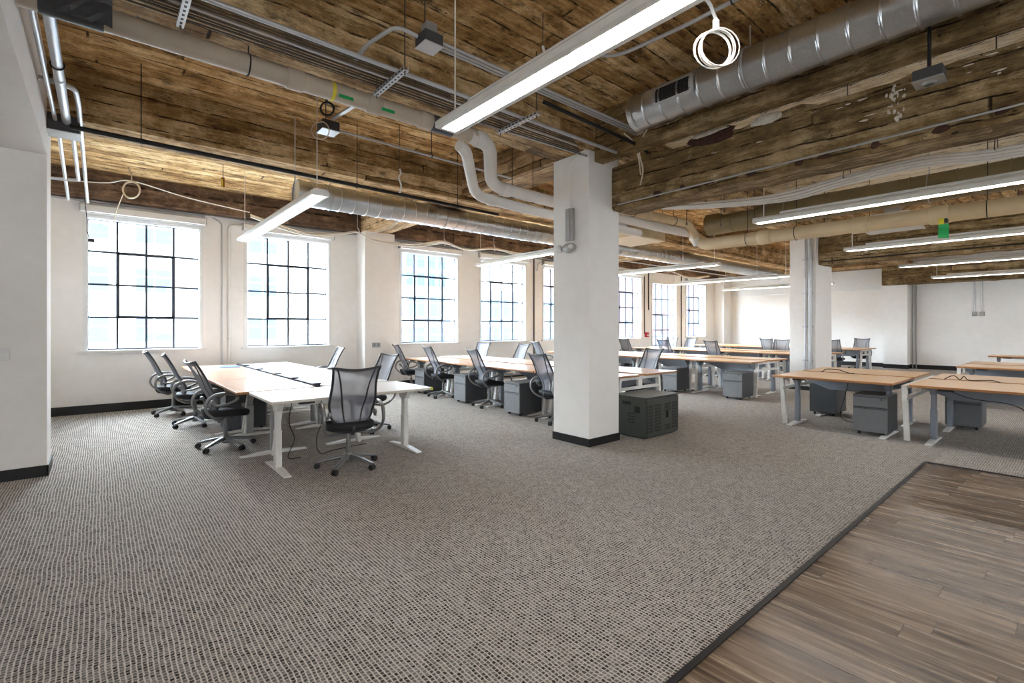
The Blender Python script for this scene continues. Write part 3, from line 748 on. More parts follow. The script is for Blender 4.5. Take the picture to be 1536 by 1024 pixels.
# ------------------------------------------------------------------ pedestals (front faces local -X)
def make_ped(m_front, m_side):
    t = thing('drawer_pedestal', 'pedestal', 'pedestal')
    W, D, H = .40, .54, .55
    b = MB(); b.rbox(-D/2+.02, D/2, -W/2, W/2, .05, H, .004); b.build('cabinet_body', m_side, t)
    tp = MB(); tp.rbox(-D/2, D/2, -W/2-.002, W/2+.002, H+.0005, H+.016, .004); tp.build('top_panel', m_front, t)
    for z0, z1 in ((.052, .385), (.395, .545)):
        d = MB(); d.rbox(-D/2, -D/2+.019, -W/2, W/2, z0, z1, .004); o = d.build('drawer', m_front, t)
        h = MB(); h.box(-D/2-.006, -D/2-.0005, -W/2+.01, W/2-.01, z1-.016, z1-.008); h.build('pull_lip', 'frame', o)
    k = MB(); k.tube([(-D/2-.006, -W/2+.07, .51), (-D/2-.0005, -W/2+.07, .51)], .01, 8); k.build('lock', 'bplastic', t)
    for sx in (-1, 1):
        for sy in (-1, 1):
            c = MB(); p = Vector((sx*(D/2-.07), sy*(W/2-.06), .025)); c.tube([p+Vector((0, -.012, 0)), p+Vector((0, .012, 0))], .025, 10); c.box(p.x-.012, p.x+.012, p.y-.014, p.y+.014, .035, .05)
            c.build('caster', 'bplastic', t)
    return t
ped = make_ped('ped', 'pedside'); pu = []
PD = [
    (5.62, 6.30, 0, 'grey two-drawer pedestal under second bench, beside the front column chair'),
    (5.72, 8.02, 0, 'grey two-drawer pedestal under second bench, between the middle chairs'),
    (5.78, 9.72, 0, 'grey two-drawer pedestal under second bench, nearest the window wall'),
    (10.32, 4.72, 0, 'grey pedestal under the near end of the third bench'),
    (10.35, 6.22, 0, 'dark pedestal seen behind the vented steel box under third bench'),
    (8.40, 1.90, 0, 'light grey pedestal under the front right desk, beside its right leg'),
    (9.66, 2.86, PI, 'dark pedestal seen from the rear under the desk behind front right desk'),
    (9.95, 1.13, 0, 'dark grey pedestal under the desk cut by the right picture edge'),
    (20.6, 5.95, 0, 'grey pedestal under the farthest desk right of the rear column'),
    (1.62, 8.02, PI, 'charcoal pedestal under the left bench behind the nearest aisle chair'),
    (1.62, 9.55, PI, 'charcoal pedestal under the left bench farther toward the windows'),
    (7.25, 4.95, PI, 'dark pedestal under the near right desk of the second bench'),
]
for x, y, rz, lab in PD: place(ped, pu, (x, y, 0), rz, lab, 'drawer pedestals under the desks')

# vented steel box beside the front column
vb = thing('equipment_cabinet', 'olive grey vented steel cabinet on the carpet right of the front column', 'cabinet', (5.94, 4.02, 0))
b = MB(); b.rbox(-.40, .40, -.255, .29, .02, .54, .006); b.box(-.36, .36, -.22, .25, 0, .02)
s = b
for k in range(4): s.box(-.4012, -.3995, -.09, .03, .20+k*.04, .212+k*.04, 1)
s.box(-.4012, -.3995, -.02, .12, .44, .485, 1); s.box(-.4012, -.3995, -.17, -.08, .34, .43, 1)
b.build('cabinet_body', ['box', 'bplastic'], vb)
tp = MB(); tp.rbox(-.41, .41, -.275, .30, .5405, .56, .005); tp.build('top_panel', 'box', vb)
d = MB(); d.rbox(-.385, .385, -.272, -.256, .04, .525, .004); h = d
for cx in (-.32, -.135, .105, .285):
    rows = range(9) if cx != .105 else (0, 1, 6, 7, 8)
    for r in rows:
        for c in range(5):
            if cx in (-.32, -.135, .285) or True:
                xx, zz = cx-.06+c*.03, .10+r*.042; h.box(xx-.010, xx+.010, -.2728, -.2715, zz-.015, zz+.015, 1)
dr = h.build('perforated_door', ['box', 'bplastic'], vb)
h = MB(); h.rbox(.07, .10, -.295, -.2725, .25, .34, .006); h.build('latch', 'bplastic', dr)

# loose black cables on and under the desks
def cable(name, pts, r, m, lab, cat='cable', grp=None, n=8):
    c = MB(); c.tube(spline(pts, n), r, 6); return tag(c.build(name, m), lab, cat, grp)
cable('power_cable', [(9.0, 2.95, .72), (9.0, 2.75, TZ+.006), (8.98, 2.68, TZ+.05), (8.99, 2.52, TZ+.05), (8.97, 2.38, TZ+.012), (9.0, 2.30, TZ+.006)], .007, 'bwire', 'black cable looping up out of the gap of the right desk pair')
cable('power_cable', [(9.01, 1.3, .72), (9.0, 1.22, TZ+.02), (8.99, 1.14, TZ+.06), (8.99, 1.08, TZ+.01), (9.0, 1.04, TZ+.055), (9.0, .98, TZ+.008), (9.01, .75, TZ+.02), (9.01, .6, .72)], .006, 'bwire', 'black cable with two small loops on the right edge desk')
cable('power_cable', [(8.5, 2.25, .70), (8.5, 2.3, .45), (8.52, 2.36, .2), (8.55, 2.30, .10), (8.6, 2.15, .09), (8.7, 2.0, .20)], .005, 'bwire', 'black cable hanging down under the front right desk')
cable('power_cable', [(8.35, 1.15, .70), (8.4, .9, .60), (8.45, .6, .57), (8.5, .45, .50), (8.55, .42, .38)], .005, 'bwire', 'black cable drooping under the desk at the right picture edge')
cable('power_cable', [(2.0, 5.85, .69), (2.0, 5.82, .40), (1.93, 5.80, .2), (1.98, 5.82, .02), (2.2, 5.9, .012), (2.6, 5.95, .012)], .005, 'bwire', 'black cable falling to the carpet behind the end chair')
cable('power_cable', [(1.62, 5.66, .69), (1.60, 5.7, .45), (1.66, 5.72, .25), (1.60, 5.74, .05), (1.75, 5.8, .012)], .005, 'bwire', 'black cable hanging inside the left leg of the white end desk')
# ------------------------------------------------------------------ pendant lights
def make_pendant(Lh=3.9, w=.2):
    t = thing('pendant_light', 'linear pendant', 'light'); h = Lh/2
    b = MB(); b.prism([(-w/2, .004), (-w/2, .045), (-w/2+.03, .075), (w/2-.03, .075), (w/2, .045), (w/2, .004), (w/2-.012, .0), (w/2-.012, .02), (-w/2+.012, .02), (-w/2+.012, 0)], 1, -h, h)
    for s in (-1, 1): b.box(-w/2+.0125, w/2-.0125, s*h-.03 if s > 0 else -h+.001, s*h-.001 if s > 0 else -h+.03, .0, .0195)
    for s in (-1, 1): b.box(min(s*(w/2-.013), s*(w/2-.043)), max(s*(w/2-.013), s*(w/2-.043)), -h+.031, h-.031, .0, .012)
    b.build('housing', 'whitem', t)
    n = 3; seg = (Lh-.06)/n
    for k in range(n):
        y0 = -h+.03+k*seg; l = MB(); l.box(-w/2+.042, w/2-.042, y0+.028, y0+seg-.028, -.001, .0195); l.build('lens', 'lens', t)
    c = MB(); c.tube([(-.03, -h+.35, .10), (-.03, h-.35, .10)], .018, 8); c.build('wire_channel', 'trim', t)
    for yy in (-h+.12, -1.0, h-.12):
        r = MB(); r.tube([(0, yy, .076), (0, yy, 1.198)], .006, 6); r.build('hanger_rod', 'wire', t)
    return t
pl = make_pendant(); plu = []
PL = [
    (2.02, 1.20, 'big lit linear pendant overhead, running off the top of the picture'),
    (1.91, 7.55, 'lit linear pendant in front of the second window, below round duct'),
    (7.04, 7.62, 'lit pendant crossing the fourth window left of the front column'),
    (11.35, 7.60, 'lit pendant just right of front column above the sixth window'),
    (15.47, 7.50, 'lit pendant crossing the glazed door and last window tops'),
    (19.3, 7.50, 'lit pendant farthest back before the end wall, left of rear column'),
    (7.25, 1.12, 'lit pendant beside the beige pipe under the girder, upper right'),
    (11.23, 1.08, 'lit pendant second down at the right edge, over the rear girder'),
    (15.3, 1.02, 'lit pendant third down at the right edge'),
    (19.4, 1.02, 'lit pendant lowest of four at the right edge, near the end wall'),
]
for x, y, lab in PL: place(pl, plu, (x, y, 3.0), 0, lab, 'linear pendant lights')

# ------------------------------------------------------------------ ducts
def duct(name, pts, r, mat_, lab, ring=.28, hang=(), cap=True):
    t = thing(name, lab, 'duct'); P = [Vector(p) for p in pts]
    d = (P[-1]-P[0]); L = d.length; d.normalize(); n = int((L-.05)/ring)
    pp, rr = [P[0]], [r]
    for k in range(1, n+1):       # raised lock seams are part of the sheet
        for e_, q_ in ((-.016, 0), (-.008, 0), (-.006, .010), (.006, .010), (.008, 0), (.016, 0)): pp.append(P[0]+d*(k*ring-.02+e_)); rr.append(r+q_)
    pp.append(P[-1]); rr.append(r)
    b = MB(); b.tube(pp, rr, 28, cap=False)
    o = b.build('duct_body', mat_, t)
    if cap:
        e = MB(); c = P[0]; e.tube([c+d*.004, c+d*.012], r*.985, 28); e.tube([c-d*.012, c+d*.05], r+.008, 28, cap=False); e.build('end_cap', mat_, t)
    for q in hang:
        c = P[0]+d*q; sx = d.cross(Vector((0, 0, 1)))
        h = MB(); ring_ = [c+sx*(r+.01)*math.cos(a)+Vector((0, 0, 1))*(r+.01)*math.sin(a) for a in [2*PI*i/24 for i in range(24)]]
        h.tube(ring_, .006, 5, closed=True); h.tube([c+Vector((0, 0, r+.01)), Vector((c.x, c.y, SLAB-.002))], .006, 6)
        h.build('strap_hanger', 'conduit', t)
    return t
d1 = duct('spiral_duct', [(4.43, 3.12, 3.81), (4.43, -2.6, 3.81)], .18, 'galv', 'big shiny spiral duct at the upper right with a square grille', .20, (1.2, 3.2))
g = MB(); c0 = Vector((4.43, 0, 3.81))
def dpt(y, a, r): return (4.43-r*math.cos(a), y, 3.81+r*math.sin(a))
A0, A1 = -.45, .55
rows = [[dpt(y, A0+(A1-A0)*k/6, .192) for k in range(7)] for y in (2.36, 2.41)]
g.grid(rows, 0, True); g.grid([[dpt(y, A0+(A1-A0)*k/6, .192) for k in range(7)] for y in (2.77, 2.82)], 0, True)
for a in ((A0, A0+.14), (A1-.14, A1)): g.grid([[dpt(y, a[0]+(a[1]-a[0])*k/2, .193) for k in range(3)] for y in (2.36, 2.82)], 0, True)
gr = g.build('grille_frame', 'conduit', d1)
g = MB(); g.grid([[dpt(y, A0+(A1-A0)*k/6, .1865) for k in range(7)] for y in (2.39, 2.79)], 0, True); g.build('grille_opening', 'bplastic', gr)
g = MB()
for k in range(1, 12): g.tube([dpt(2.39+.4*k/12, A0+(A1-A0)*i/6, .190) for i in range(7)], .003, 4)
for k in range(1, 9): a = A0+(A1-A0)*k/9; g.tube([dpt(2.39, a, .190), dpt(2.79, a, .190)], .003, 4)
g.build('grille_bars', 'frame', gr)
duct('spiral_duct', [(2.28, 7.75, 3.56), (20.5, 7.75, 3.56)], .19, 'galv', 'long spiral duct running above the window side, ending over second window', .22, (.5, 2.6, 5.0, 7.4, 9.8, 12.2))
duct('metal_duct', [(9.62, 5.0, 3.62), (9.62, -2.5, 3.62)], .21, 'bronze', 'dull bronze duct behind the lit pendant and beige pipe, upper right', .55, (1.5, 3.5))

# ------------------------------------------------------------------ pipes
def pipe(name, pts, r, m, lab, cat='pipe', joints=(), rfil=.12, hang=(), jm=None, grp=None, n=14):
    pr = rounded(pts, rfil) if len(pts) > 2 else pts
    t = thing(name, lab, cat, group=grp); b = MB(); b.tube(pr, r, n); b.build('pipe_run' if cat == 'pipe' else 'tube_run', m, t)
    for (a, d_) in joints:
        a, d_ = Vector(a), Vector(d_).normalized(); j = MB()
        j.tube([a-d_*r*.9, a-d_*r*.8, a+d_*r*.8, a+d_*r*.9], [r*1.02, r*1.14, r*1.14, r*1.02], n); j.build('coupling', jm or m, t)
    for h_ in hang:
        c = Vector(h_); d_ = Vector((1, 0, 0)) if abs(Vector(pts[1]).x-Vector(pts[0]).x) > .3 else Vector((0, 1, 0))
        sx = d_.cross(Vector((0, 0, 1))); h = MB()
        h.tube([c+sx*(r+.006)*math.cos(a)+Vector((0, 0, 1))*(r+.006)*math.sin(a) for a in [2*PI*i/16 for i in range(16)]], .006, 5, closed=True)
        h.tube([c+Vector((0, 0, r+.004)), (c.x, c.y, SLAB-.002)], .005, 5); h.build('clevis_hanger', 'iron', t)
    return t
X1 = (1, 0, 0); Y1 = (0, 1, 0)
p1 = pipe('drain_pipe', [(-.40, 4.3, 3.59), (3.12, 4.3, 3.59)], .077, 'pipe', 'beige pipe running under the beam from the upper left corner', joints=[((1.25, 4.3, 3.59), X1), ((1.95, 4.3, 3.59), X1), ((2.5, 4.3, 3.59), X1)], hang=[(.9, 4.3, 3.59)])
sd = MB(); sd.tube([(-.30, 4.3, 3.59), (.02, 4.3, 3.59)], .084, 14); sd.build('insulation_sleeve', 'pedside', p1); sd = MB(); sd.tube([(2.55, 4.3, 3.59), (2.82, 4.3, 3.59)], .083, 14); sd.build('insulation_sleeve', 'pedside', p1)
for xx, m_ in ((1.55, 'yellow'), (1.60, 'green'), (2.0, 'green')):
    q = MB(); q.tube([(xx, 4.3, 3.59), (xx+(.03 if m_ == 'yellow' else .26), 4.3, 3.59)], .0795, 14); 
    if m_ == 'green': q = MB(); q.rbox(xx, xx+.13, 4.222, 4.227, 3.525, 3.555, .002)
    q.build('marker_band', m_, p1)
pipe('insulated_pipe', [(3.05, 4.3, 3.58), (3.35, 4.32, 3.56), (3.75, 4.82, 3.29), (4.6, 4.85, 3.28), (7.6, 4.85, 3.28), (8.72, 4.85, 3.30), (8.86, 4.85, 3.12)], .078, 'whitepipe', 'white jacketed pipe bending down past left side of front column', joints=[((3.20, 4.3, 3.57), X1), ((4.0, 4.835, 3.285), X1)], hang=[(4.12, 4.84, 3.283), (4.5, 4.85, 3.28)], rfil=.2)
pipe('insulated_pipe', [(3.0, 4.42, 3.50), (3.12, 4.46, 3.47), (3.62, 4.98, 3.17), (4.6, 5.02, 3.15), (7.2, 5.02, 3.15)], .066, 'whitepipe', 'lower white jacketed pipe bending down beside its twin', joints=[((3.9, 4.995, 3.165), X1)], rfil=.2)
pipe('insulated_pipe', [(8.9, 4.95, 3.30), (8.9, 4.72, 3.10), (8.9, -2.5, 3.03)], .115, 'tanpipe', 'thick tan jacketed pipe running right over the rear desks', joints=[((8.9, 1.28, 3.066), Y1), ((8.9, 3.6, 3.09), Y1), ((8.9, 2.2, 3.075), Y1)], hang=[(8.9, 3.9, 3.095), (8.9, 3.1, 3.085), (8.9, .8, 3.06)], rfil=.16)
tg = thing('hanging_tag', 'green tag hanging below the tan pipe joint', 'tag', (8.80, 1.22, 2.93))
q = MB(); q.rbox(-.045, .045, -.045, .045, .0, .055, .008); q.build('strap', 'bplastic', tg)
q = MB()
rows = [[(-.02+.012*math.sin(k*.8), -.055+.11*j/4, -.02-.20*k/7+.02*j/4) for j in range(5)] for k in range(8)]
q.grid(rows, 0, True); q.grid([[(x_+.003, y_, z_) for x_, y_, z_ in r] for r in rows], 0, True); q.build('tag_flap', 'green', tg)
q = MB(); q.rbox(-.05, -.04, -.01, .05, -.02, .06, .003); q.build('yellow_label', 'yellow', tg)
# tee and beige branch seen right of the front column
pipe('beige_pipe', [(5.9, 4.72, 3.36), (8.3, 4.72, 3.42), (8.55, 4.72, 3.22)], .075, 'tanpipe', 'tan branch pipe emerging right of front column under girder', hang=[(6.6, 4.72, 3.38), (7.8, 4.72, 3.405)], joints=[((7.0, 4.72, 3.39), X1)])
fc = thing('fan_coil_unit', 'beige boxed air unit among the pipes right of front column', 'air unit', (8.5, 6.1, 3.30))
q = MB(); q.rbox(-.55, .55, -.45, .45, 0, .5, .02); q.build('casing', 'tanpipe', fc)
q = MB(); q.rbox(-.60, -.551, -.3, .3, .1, .4, .01); q.build('outlet', 'galv', fc)
for sx in (-.5, .5):
    for sy in (-.4, .4):
        q = MB(); q.tube([(sx, sy, .50), (sx, sy, .898)], .006, 6); q.build('hanger_rod', 'darkrod', fc)
df = thing('duct_boot', 'white duct boot above the tan pipe, right of rear column', 'duct', (11.9, 2.4, 3.42))
q = MB(); q.prism([(-.45, 0), (.45, 0), (.3, .3), (-.3, .3)], 0, -.3, .3); q.build('boot_body', 'trim', df)
q = MB(); q.box(-.12, .12, -.12, .12, .30, .779); q.build('collar', 'galv', df)
pipe('sprinkler_pipe', [(-.22, 6.23, 3.41), (5.0, 6.23, 3.36)], .024, 'iron', 'black iron sprinkler pipe crossing in front of the windows', hang=[(.32, 6.23, 3.405), (2.6, 6.23, 3.38), (4.2, 6.23, 3.37)], joints=[((.33, 6.23, 3.405), X1), ((2.6, 6.23, 3.383), X1)])

# ------------------------------------------------------------------ conduits on the overhead rack
for k in range(9):
    y = 3.66+k*.042
    b = MB(); r = .019 if k == 0 else .0065+.002*(k % 3 == 1)
    pts = [(-.38, y, 3.62+.006*math.sin(k*2.1)), (1.4, y, 3.62), (3.2, y+.006*math.sin(k), 3.618), (4.0+.06*k, y-.01*k*.3, 3.622)]
    if k == 0: pts.append((4.95, y, 3.625))
    b.tube(pts, r, 8); o = b.build('conduit', 'conduit' if k in (0, 4) else 'darkrod')
    tag(o, 'thicker bright conduit at the front of the overhead rack' if k == 0 else 'thin conduit in the bundle on the overhead rack', 'conduit', 'conduits on the overhead rack')
def strut(x, y0, y1, z, lab):
    t = thing('trapeze_hanger', lab, 'hanger', (x, (y0+y1)/2, z), 0, 'trapeze hangers under the conduit rack'); h = (y1-y0)/2
    q = MB(); q.box(-.022, .022, -h, h, -.003, .0); q.box(-.022, -.019, -h, h, 0, .028); q.box(.019, .022, -h, h, 0, .028)
    n = int(h*2/.055)
    for k in range(n):
        yy = -h+.03+k*.055; q.rbox(-.0225, -.0215, yy-.012, yy+.012, .006, .022, .0004, 1); q.rbox(-.008, .008, yy-.014, yy+.014, -.0036, -.0025, .0004, 1)
    q.build('slotted_channel', ['conduit', 'bplastic'], t)
    for yy in (-h+.03, h-.03):
        q = MB(); q.tube([(0, yy, -.03), (0, yy, SLAB-z-.002)], .006, 6); q.build('threaded_rod', 'darkrod', t)
strut(.42, 3.55, 4.03, 3.572, 'perforated trapeze hanger at the upper left under conduits')
strut(1.88, 3.52, 4.10, 3.572, 'perforated trapeze hanger beside the ceiling junction box')
strut(3.25, 3.42, 4.04, 3.572, 'perforated trapeze hanger behind the big pendant light')
wr = MB()
rows = [[(-.20+.26*i/8, 3.98+.012*noise.noise(Vector((i*.7, k*.9, 3))), 3.40+.17*k/5+.006*math.sin(i*2.0)) for i in range(9)] for k in range(6)]
wr.grid(rows, 0, False); wr.grid([[(a, b_+.008, c_) for a, b_, c_ in r] for r in rows], 0, False)
tag(wr.build('insulation_wrap', 'pedside'), 'dark crinkled wrap hanging in front of the beige pipe, top left', 'wrap')
pipe('conduit', [(3.3, 3.40, 3.70), (4.8, 3.40, 3.66), (5.08, 3.42, 3.63)], .02, 'iron', 'dark conduit leading to the top of the front column', 'conduit')
pipe('conduit', [(2.9, 4.12, 3.66), (5.0, 4.02, 3.66)], .015, 'conduit', 'conduit with clips passing just over the front column', 'conduit', hang=[(3.4, 4.09, 3.66)])
pipe('conduit', [(3.6, 3.0, 4.10), (3.6, 2.75, 3.98), (3.62, 2.1, 3.95), (3.62, -2.0, 3.95)], .016, 'conduit', 'bright conduit running beside the big spiral duct', 'conduit', rfil=.2, hang=[(3.62, 1.7, 3.95), (3.62, .3, 3.95)])
# junction boxes
def jbox(loc, s, lab, extra=0):
    t = thing('junction_box', lab, 'junction box', loc)
    q = MB(); q.rbox(-s/2, s/2, -s/2, s/2, 0, s*.55, .004); q.build('box_body', 'pedside', t)
    q = MB(); q.rbox(-s/2-.004, s/2+.004, -s/2-.004, s/2+.004, -.006, -.0005, .002); q.build('cover_plate', 'conduit', t)
    if extra: q = MB(); q.rbox(-s*.3, s*.3, -s*.3, s*.3, s*.5505, s*1.1, .004); q.build('extension_box', 'alu', t)
    q = MB(); q.tube([(0, s*.42, s*.56), (0, s*.42, SLAB-loc[2]-.002)], .006, 6); q.build('hanger_rod', 'darkrod', t)
jbox((1.97, 3.32, 3.70), .16, 'grey junction box hanging above the conduit rack, top centre', 1)
jbox((1.96, 5.5, 3.70), .19, 'grey junction box below the beige pipe, with a black coil on it')
pipe('conduit', [(1.88, 3.34, 3.76), (1.72, 3.38, 3.80), (1.58, 3.62, 3.70), (1.57, 3.80, 3.655)], .016, 'conduit', 'bent conduit from the top junction box to the rack', 'conduit', rfil=.08)
for k in range(3):
    pipe('conduit', [(2.06, 3.27+.04*k, 3.745), (4.9, 3.27+.04*k, 3.745)], .012, 'conduit', 'straight conduit from the top junction box toward the front column', 'conduit', grp='conduits from the top junction box')
pipe('conduit', [(2.06, 5.5, 3.75), (4.66, 5.5, 3.72)], .013, 'conduit', 'conduit from the lower junction box to the cross beam', 'conduit', hang=[(3.3, 5.5, 3.738)], joints=[((3.3, 5.5, 3.738), X1)])
q = MB(); q.bar((1.97, 5.4, 3.82), (2.0, 4.4, 3.74), .04, .02); tag(q.build('strut_bar', 'conduit'), 'short bright strut from lower junction box up to beige pipe', 'strut')
def coil(name, c, R, r, turns, m, lab, nrm='y', tail=None):
    pts = []; rnd = random.Random(len(lab))
    for k in range(turns*18+1):
        a = 2*PI*k/18; rr = R*(1+.05*math.sin(a*.37+1))+.004*rnd.random(); o_ = .012*math.sin(a*.29)
        u, v = rr*math.sin(a), rr*math.cos(a)
        pts.append((c[0]+u*.8, c[1]-u*.55+o_, c[2]+v) if nrm == 'd' else (c[0]+u, c[1]+o_, c[2]+v))
    b = MB(); b.tube(pts, r, 6)
    if tail: b.tube(spline(tail, 6), r, 6)
    return tag(b.build(name, m), lab, 'cable')
coil('cable_coil', (1.9, 5.36, 3.90), .07, .007, 3, 'bwire', 'small black cable coil above the lower junction box', 'd', [(1.9, 5.36, 3.97), (1.9, 5.38, 4.1), (1.9, 5.4, 4.198)])
coil('cable_coil', (1.84, 5.4, 3.66), .09, .006, 1, 'creamwire', 'single cream cable loop beside the lower junction box', 'd', [(1.84, 5.4, 3.75), (1.9, 5.45, 3.78), (1.93, 5.48, 3.78)])
cc = thing('white_power_cable', 'white coiled power cable hanging from the big pendant light', 'cable', (2.24, 1.13, 2.83))
b = MB(); pts = []
for k in range(6*20+1):
    a = 2*PI*k/20; R = .088+.008*math.sin(a*.31); pts.append((R*math.sin(a)*.76, -R*math.sin(a)*.62+.02*math.sin(a*.17), R*math.cos(a)+.004*math.sin(a*.7)))
b.tube(pts, .0032, 6); b.build('coil', 'wire', cc)
b = MB(); b.rbox(-.014, .014, -.012, .012, .085, .14, .004); b.tube([(0, 0, .14), (-.05, 0, .185), (-.105, 0, .20)], .008, 6); b.build('plug', 'trim', cc)
# sensor box on a rod
sb = thing('sensor_box', 'small grey square sensor box hanging before the deep girder, upper right', 'sensor', (4.62, .72, 3.30))
q = MB(); q.rbox(-.085, .085, -.085, .085, 0, .075, .004); q.build('box_body', 'pedside', sb)
q = MB(); q.rbox(-.09, .09, -.09, .09, -.01, -.0005, .003); q.lathe([(.03, -.024), (.042, -.018), (.045, -.0105)], n=16); q.build('cover_plate', 'alu', sb)
q = MB(); q.tube([(0, 0, .076), (0, 0, .899)], .012, 8); q.build('hanger_rod', 'iron', sb)

# ------------------------------------------------------------------ hung cables
bd = thing('cable_bundle', 'wide bundle of white data cables sagging below the deep girder', 'cable bundle')
for k in range(9):
    dx, dz = .034*(k-4), .02*((k*5) % 3)-.03
    pts = [(6.2+dx, 3.98, 3.27+dz), (6.2+dx, 3.4, 3.17+dz), (6.2+dx+.01*math.sin(k), 2.6, 3.075+dz), (6.2+dx, 2.15, 3.06+dz+.008*math.sin(k*1.7)), (6.2+dx, 1.7, 3.11+dz), (6.2+dx, 1.0, 3.14+dz), (6.2+dx, .33, 3.07+dz), (6.2+dx, -1.2, 3.12+dz), (6.2+dx, -2.4, 3.1+dz)]
    b = MB(); b.tube(spline(pts, 6), .015, 6); b.build('cable', 'wire', bd)
for yy, zz in ((3.2, 3.17), (1.65, 3.12), (.5, 3.1)):
    b = MB(); b.tube([(6.2-.16, yy, zz-.015), (6.2+.16, yy, zz-.015)], .006, 5); b.tube([(6.04, yy, zz-.015), (6.2, yy, zz+.3), (6.36, yy, zz-.015)], .004, 5); b.tube([(6.2, yy, zz+.3), (6.2, yy, SLAB-.002)], .005, 5); b.build('cable_hanger', 'darkrod', bd)
ft = thing('data_cable', 'white cable festooned in swags above the second to fifth windows', 'cable')
FP = [(2.2, 10.3, 3.62), (2.75, 10.4, 3.49), (3.4, 10.4, 3.40), (4.0, 10.4, 3.52), (4.35, 10.4, 3.60), (4.8, 10.4, 3.46), (5.8, 10.4, 3.45), (6.6, 10.4, 3.62), (7.3, 10.4, 3.52), (8.2, 10.4, 3.64), (9.2, 10.4, 3.56), (10.4, 10.4, 3.7), (12, 10.4, 3.55), (13.4, 10.4, 3.58), (15, 10.4, 3.52), (16.8, 10.4, 3.7), (18.4, 10.4, 3.5), (20, 10.4, 3.7)]
for k, (m_, dz) in enumerate((('wire', 0), ('wire', .022), ('creamwire', .045))):
    b = MB(); b.tube(spline([(x_, y_+.02*k, z_+dz*(1+.6*math.sin(x_*2+k))) for x_, y_, z_ in FP], 6), .016, 6); b.build('cable', m_, ft)
for (x_, y_, z_) in [FP[4], FP[7], FP[9], FP[11], FP[15]]:
    b = MB(); b.tube(spline([(x_, y_, z_-.06), (x_+.04, y_, z_-.02), (x_+.03, y_, z_+.07), (x_, y_, z_+.10)], 4), .012, 6); b.tube([(x_, y_, z_+.10), (x_, y_, SLAB-.002)], .004, 5); b.build('cable_hook', 'trim', ft)
cable('data_cable', [(4.0, 9.0, 3.35), (4.25, 9.0, 3.42), (4.5, 9.0, 3.55), (4.62, 9.0, 3.74)], .012, 'wire', 'white cable curling up under the long duct above second window')
cable('data_cable', [(-.3, 10.9, 3.95), (.1, 10.6, 3.93), (.42, 10.3, 3.95), (1.2, 10.4, 3.83), (2.2, 10.4, 3.72)], .009, 'wire', 'thin white cable strung from a coil across the top of first window')
coil('cable_coil', (.40, 10.3, 3.80), .135, .009, 4, 'creamwire', 'cream cable coil hanging above the first window', 'd', [(.40, 10.3, 3.93), (.40, 10.32, 4.05), (.36, 10.4, 4.198)])
pd = thing('hanging_plug', 'black plug on a cream cable dangling before the first window', 'cable')
b = MB(); b.tube(spline([(.30, 10.35, 3.74), (.22, 10.6, 3.5), (.17, 10.8, 3.25), (.14, 10.95, 3.05), (.02, 10.98, 2.93), (-.10, 10.98, 2.96)], 6), .007, 6); b.build('cable', 'creamwire', pd)
b = MB(); b.rbox(-.15, -.07, 10.95, 11.01, 2.96, 3.02, .01); b.tube([(-.13, 10.98, 3.02), (-.17, 11.0, 3.14), (-.17, 11.02, 3.35), (-.2, 11.02, 3.7)], .006, 6); b.build('plug', 'bplastic', pd)
for x_, y_, z_, lab in ((3.05, 5.9, 3.30, 'white hanging cable tie with loops in front of the long duct'), (2.9, 3.0, 3.60, 'white twisted wire hanging near the big pendant')):
    t = thing('cable_tie', lab, 'cable tie', (x_, y_, z_))
    b = MB(); b.tube(spline([(0, 0, 0), (.02, 0, .10), (-.012, 0, .2), (.018, 0, .26), (0, 0, .32)], 5), .012, 6); b.build('loop', 'wire', t)
    b = MB(); b.tube([(0, 0, .32), (0, 0, SLAB-z_-.002)], .004, 5); b.build('wire', 'darkrod', t)
for k, (x_, y_, z_) in enumerate(((7.9, 3.9, 3.2), (8.0, 3.4, 3.2), (7.4, 3.6, 3.3), (10.6, 3.2, 3.3), (6.9, 5.9, 3.4), (7.6, 4.35, 3.25))):
    q = MB(); q.tube([(x_, y_, z_), (x_, y_, SLAB-.002 if not 4.0 <= y_ <= 4.6 else 3.738)], .007, 6); q.tube([(x_, y_, z_-.01), (x_, y_, z_+.03)], .014, 6)
    tag(q.build('threaded_rod', 'darkrod'), 'bare hanger rod above the pipes right of the front column', 'rod', 'hanger rods right of the front column')
b = MB(); b.tube(spline([(4.5, 3.15, 3.62), (4.62, 3.12, 3.7), (4.8, 3.3, 3.7), (4.95, 3.45, 3.6), (4.98, 3.42, 3.4), (4.9, 3.4, 3.2)], 6), .009, 6); b.tube(spline([(4.45, 3.3, 3.66), (4.8, 3.42, 3.68), (5.0, 3.5, 3.58), (5.02, 3.48, 3.36)], 6), .009, 6)
tag(b.build('loose_cable', 'creamwire'), 'loose cream cables dangling over the corner of front column', 'cable')

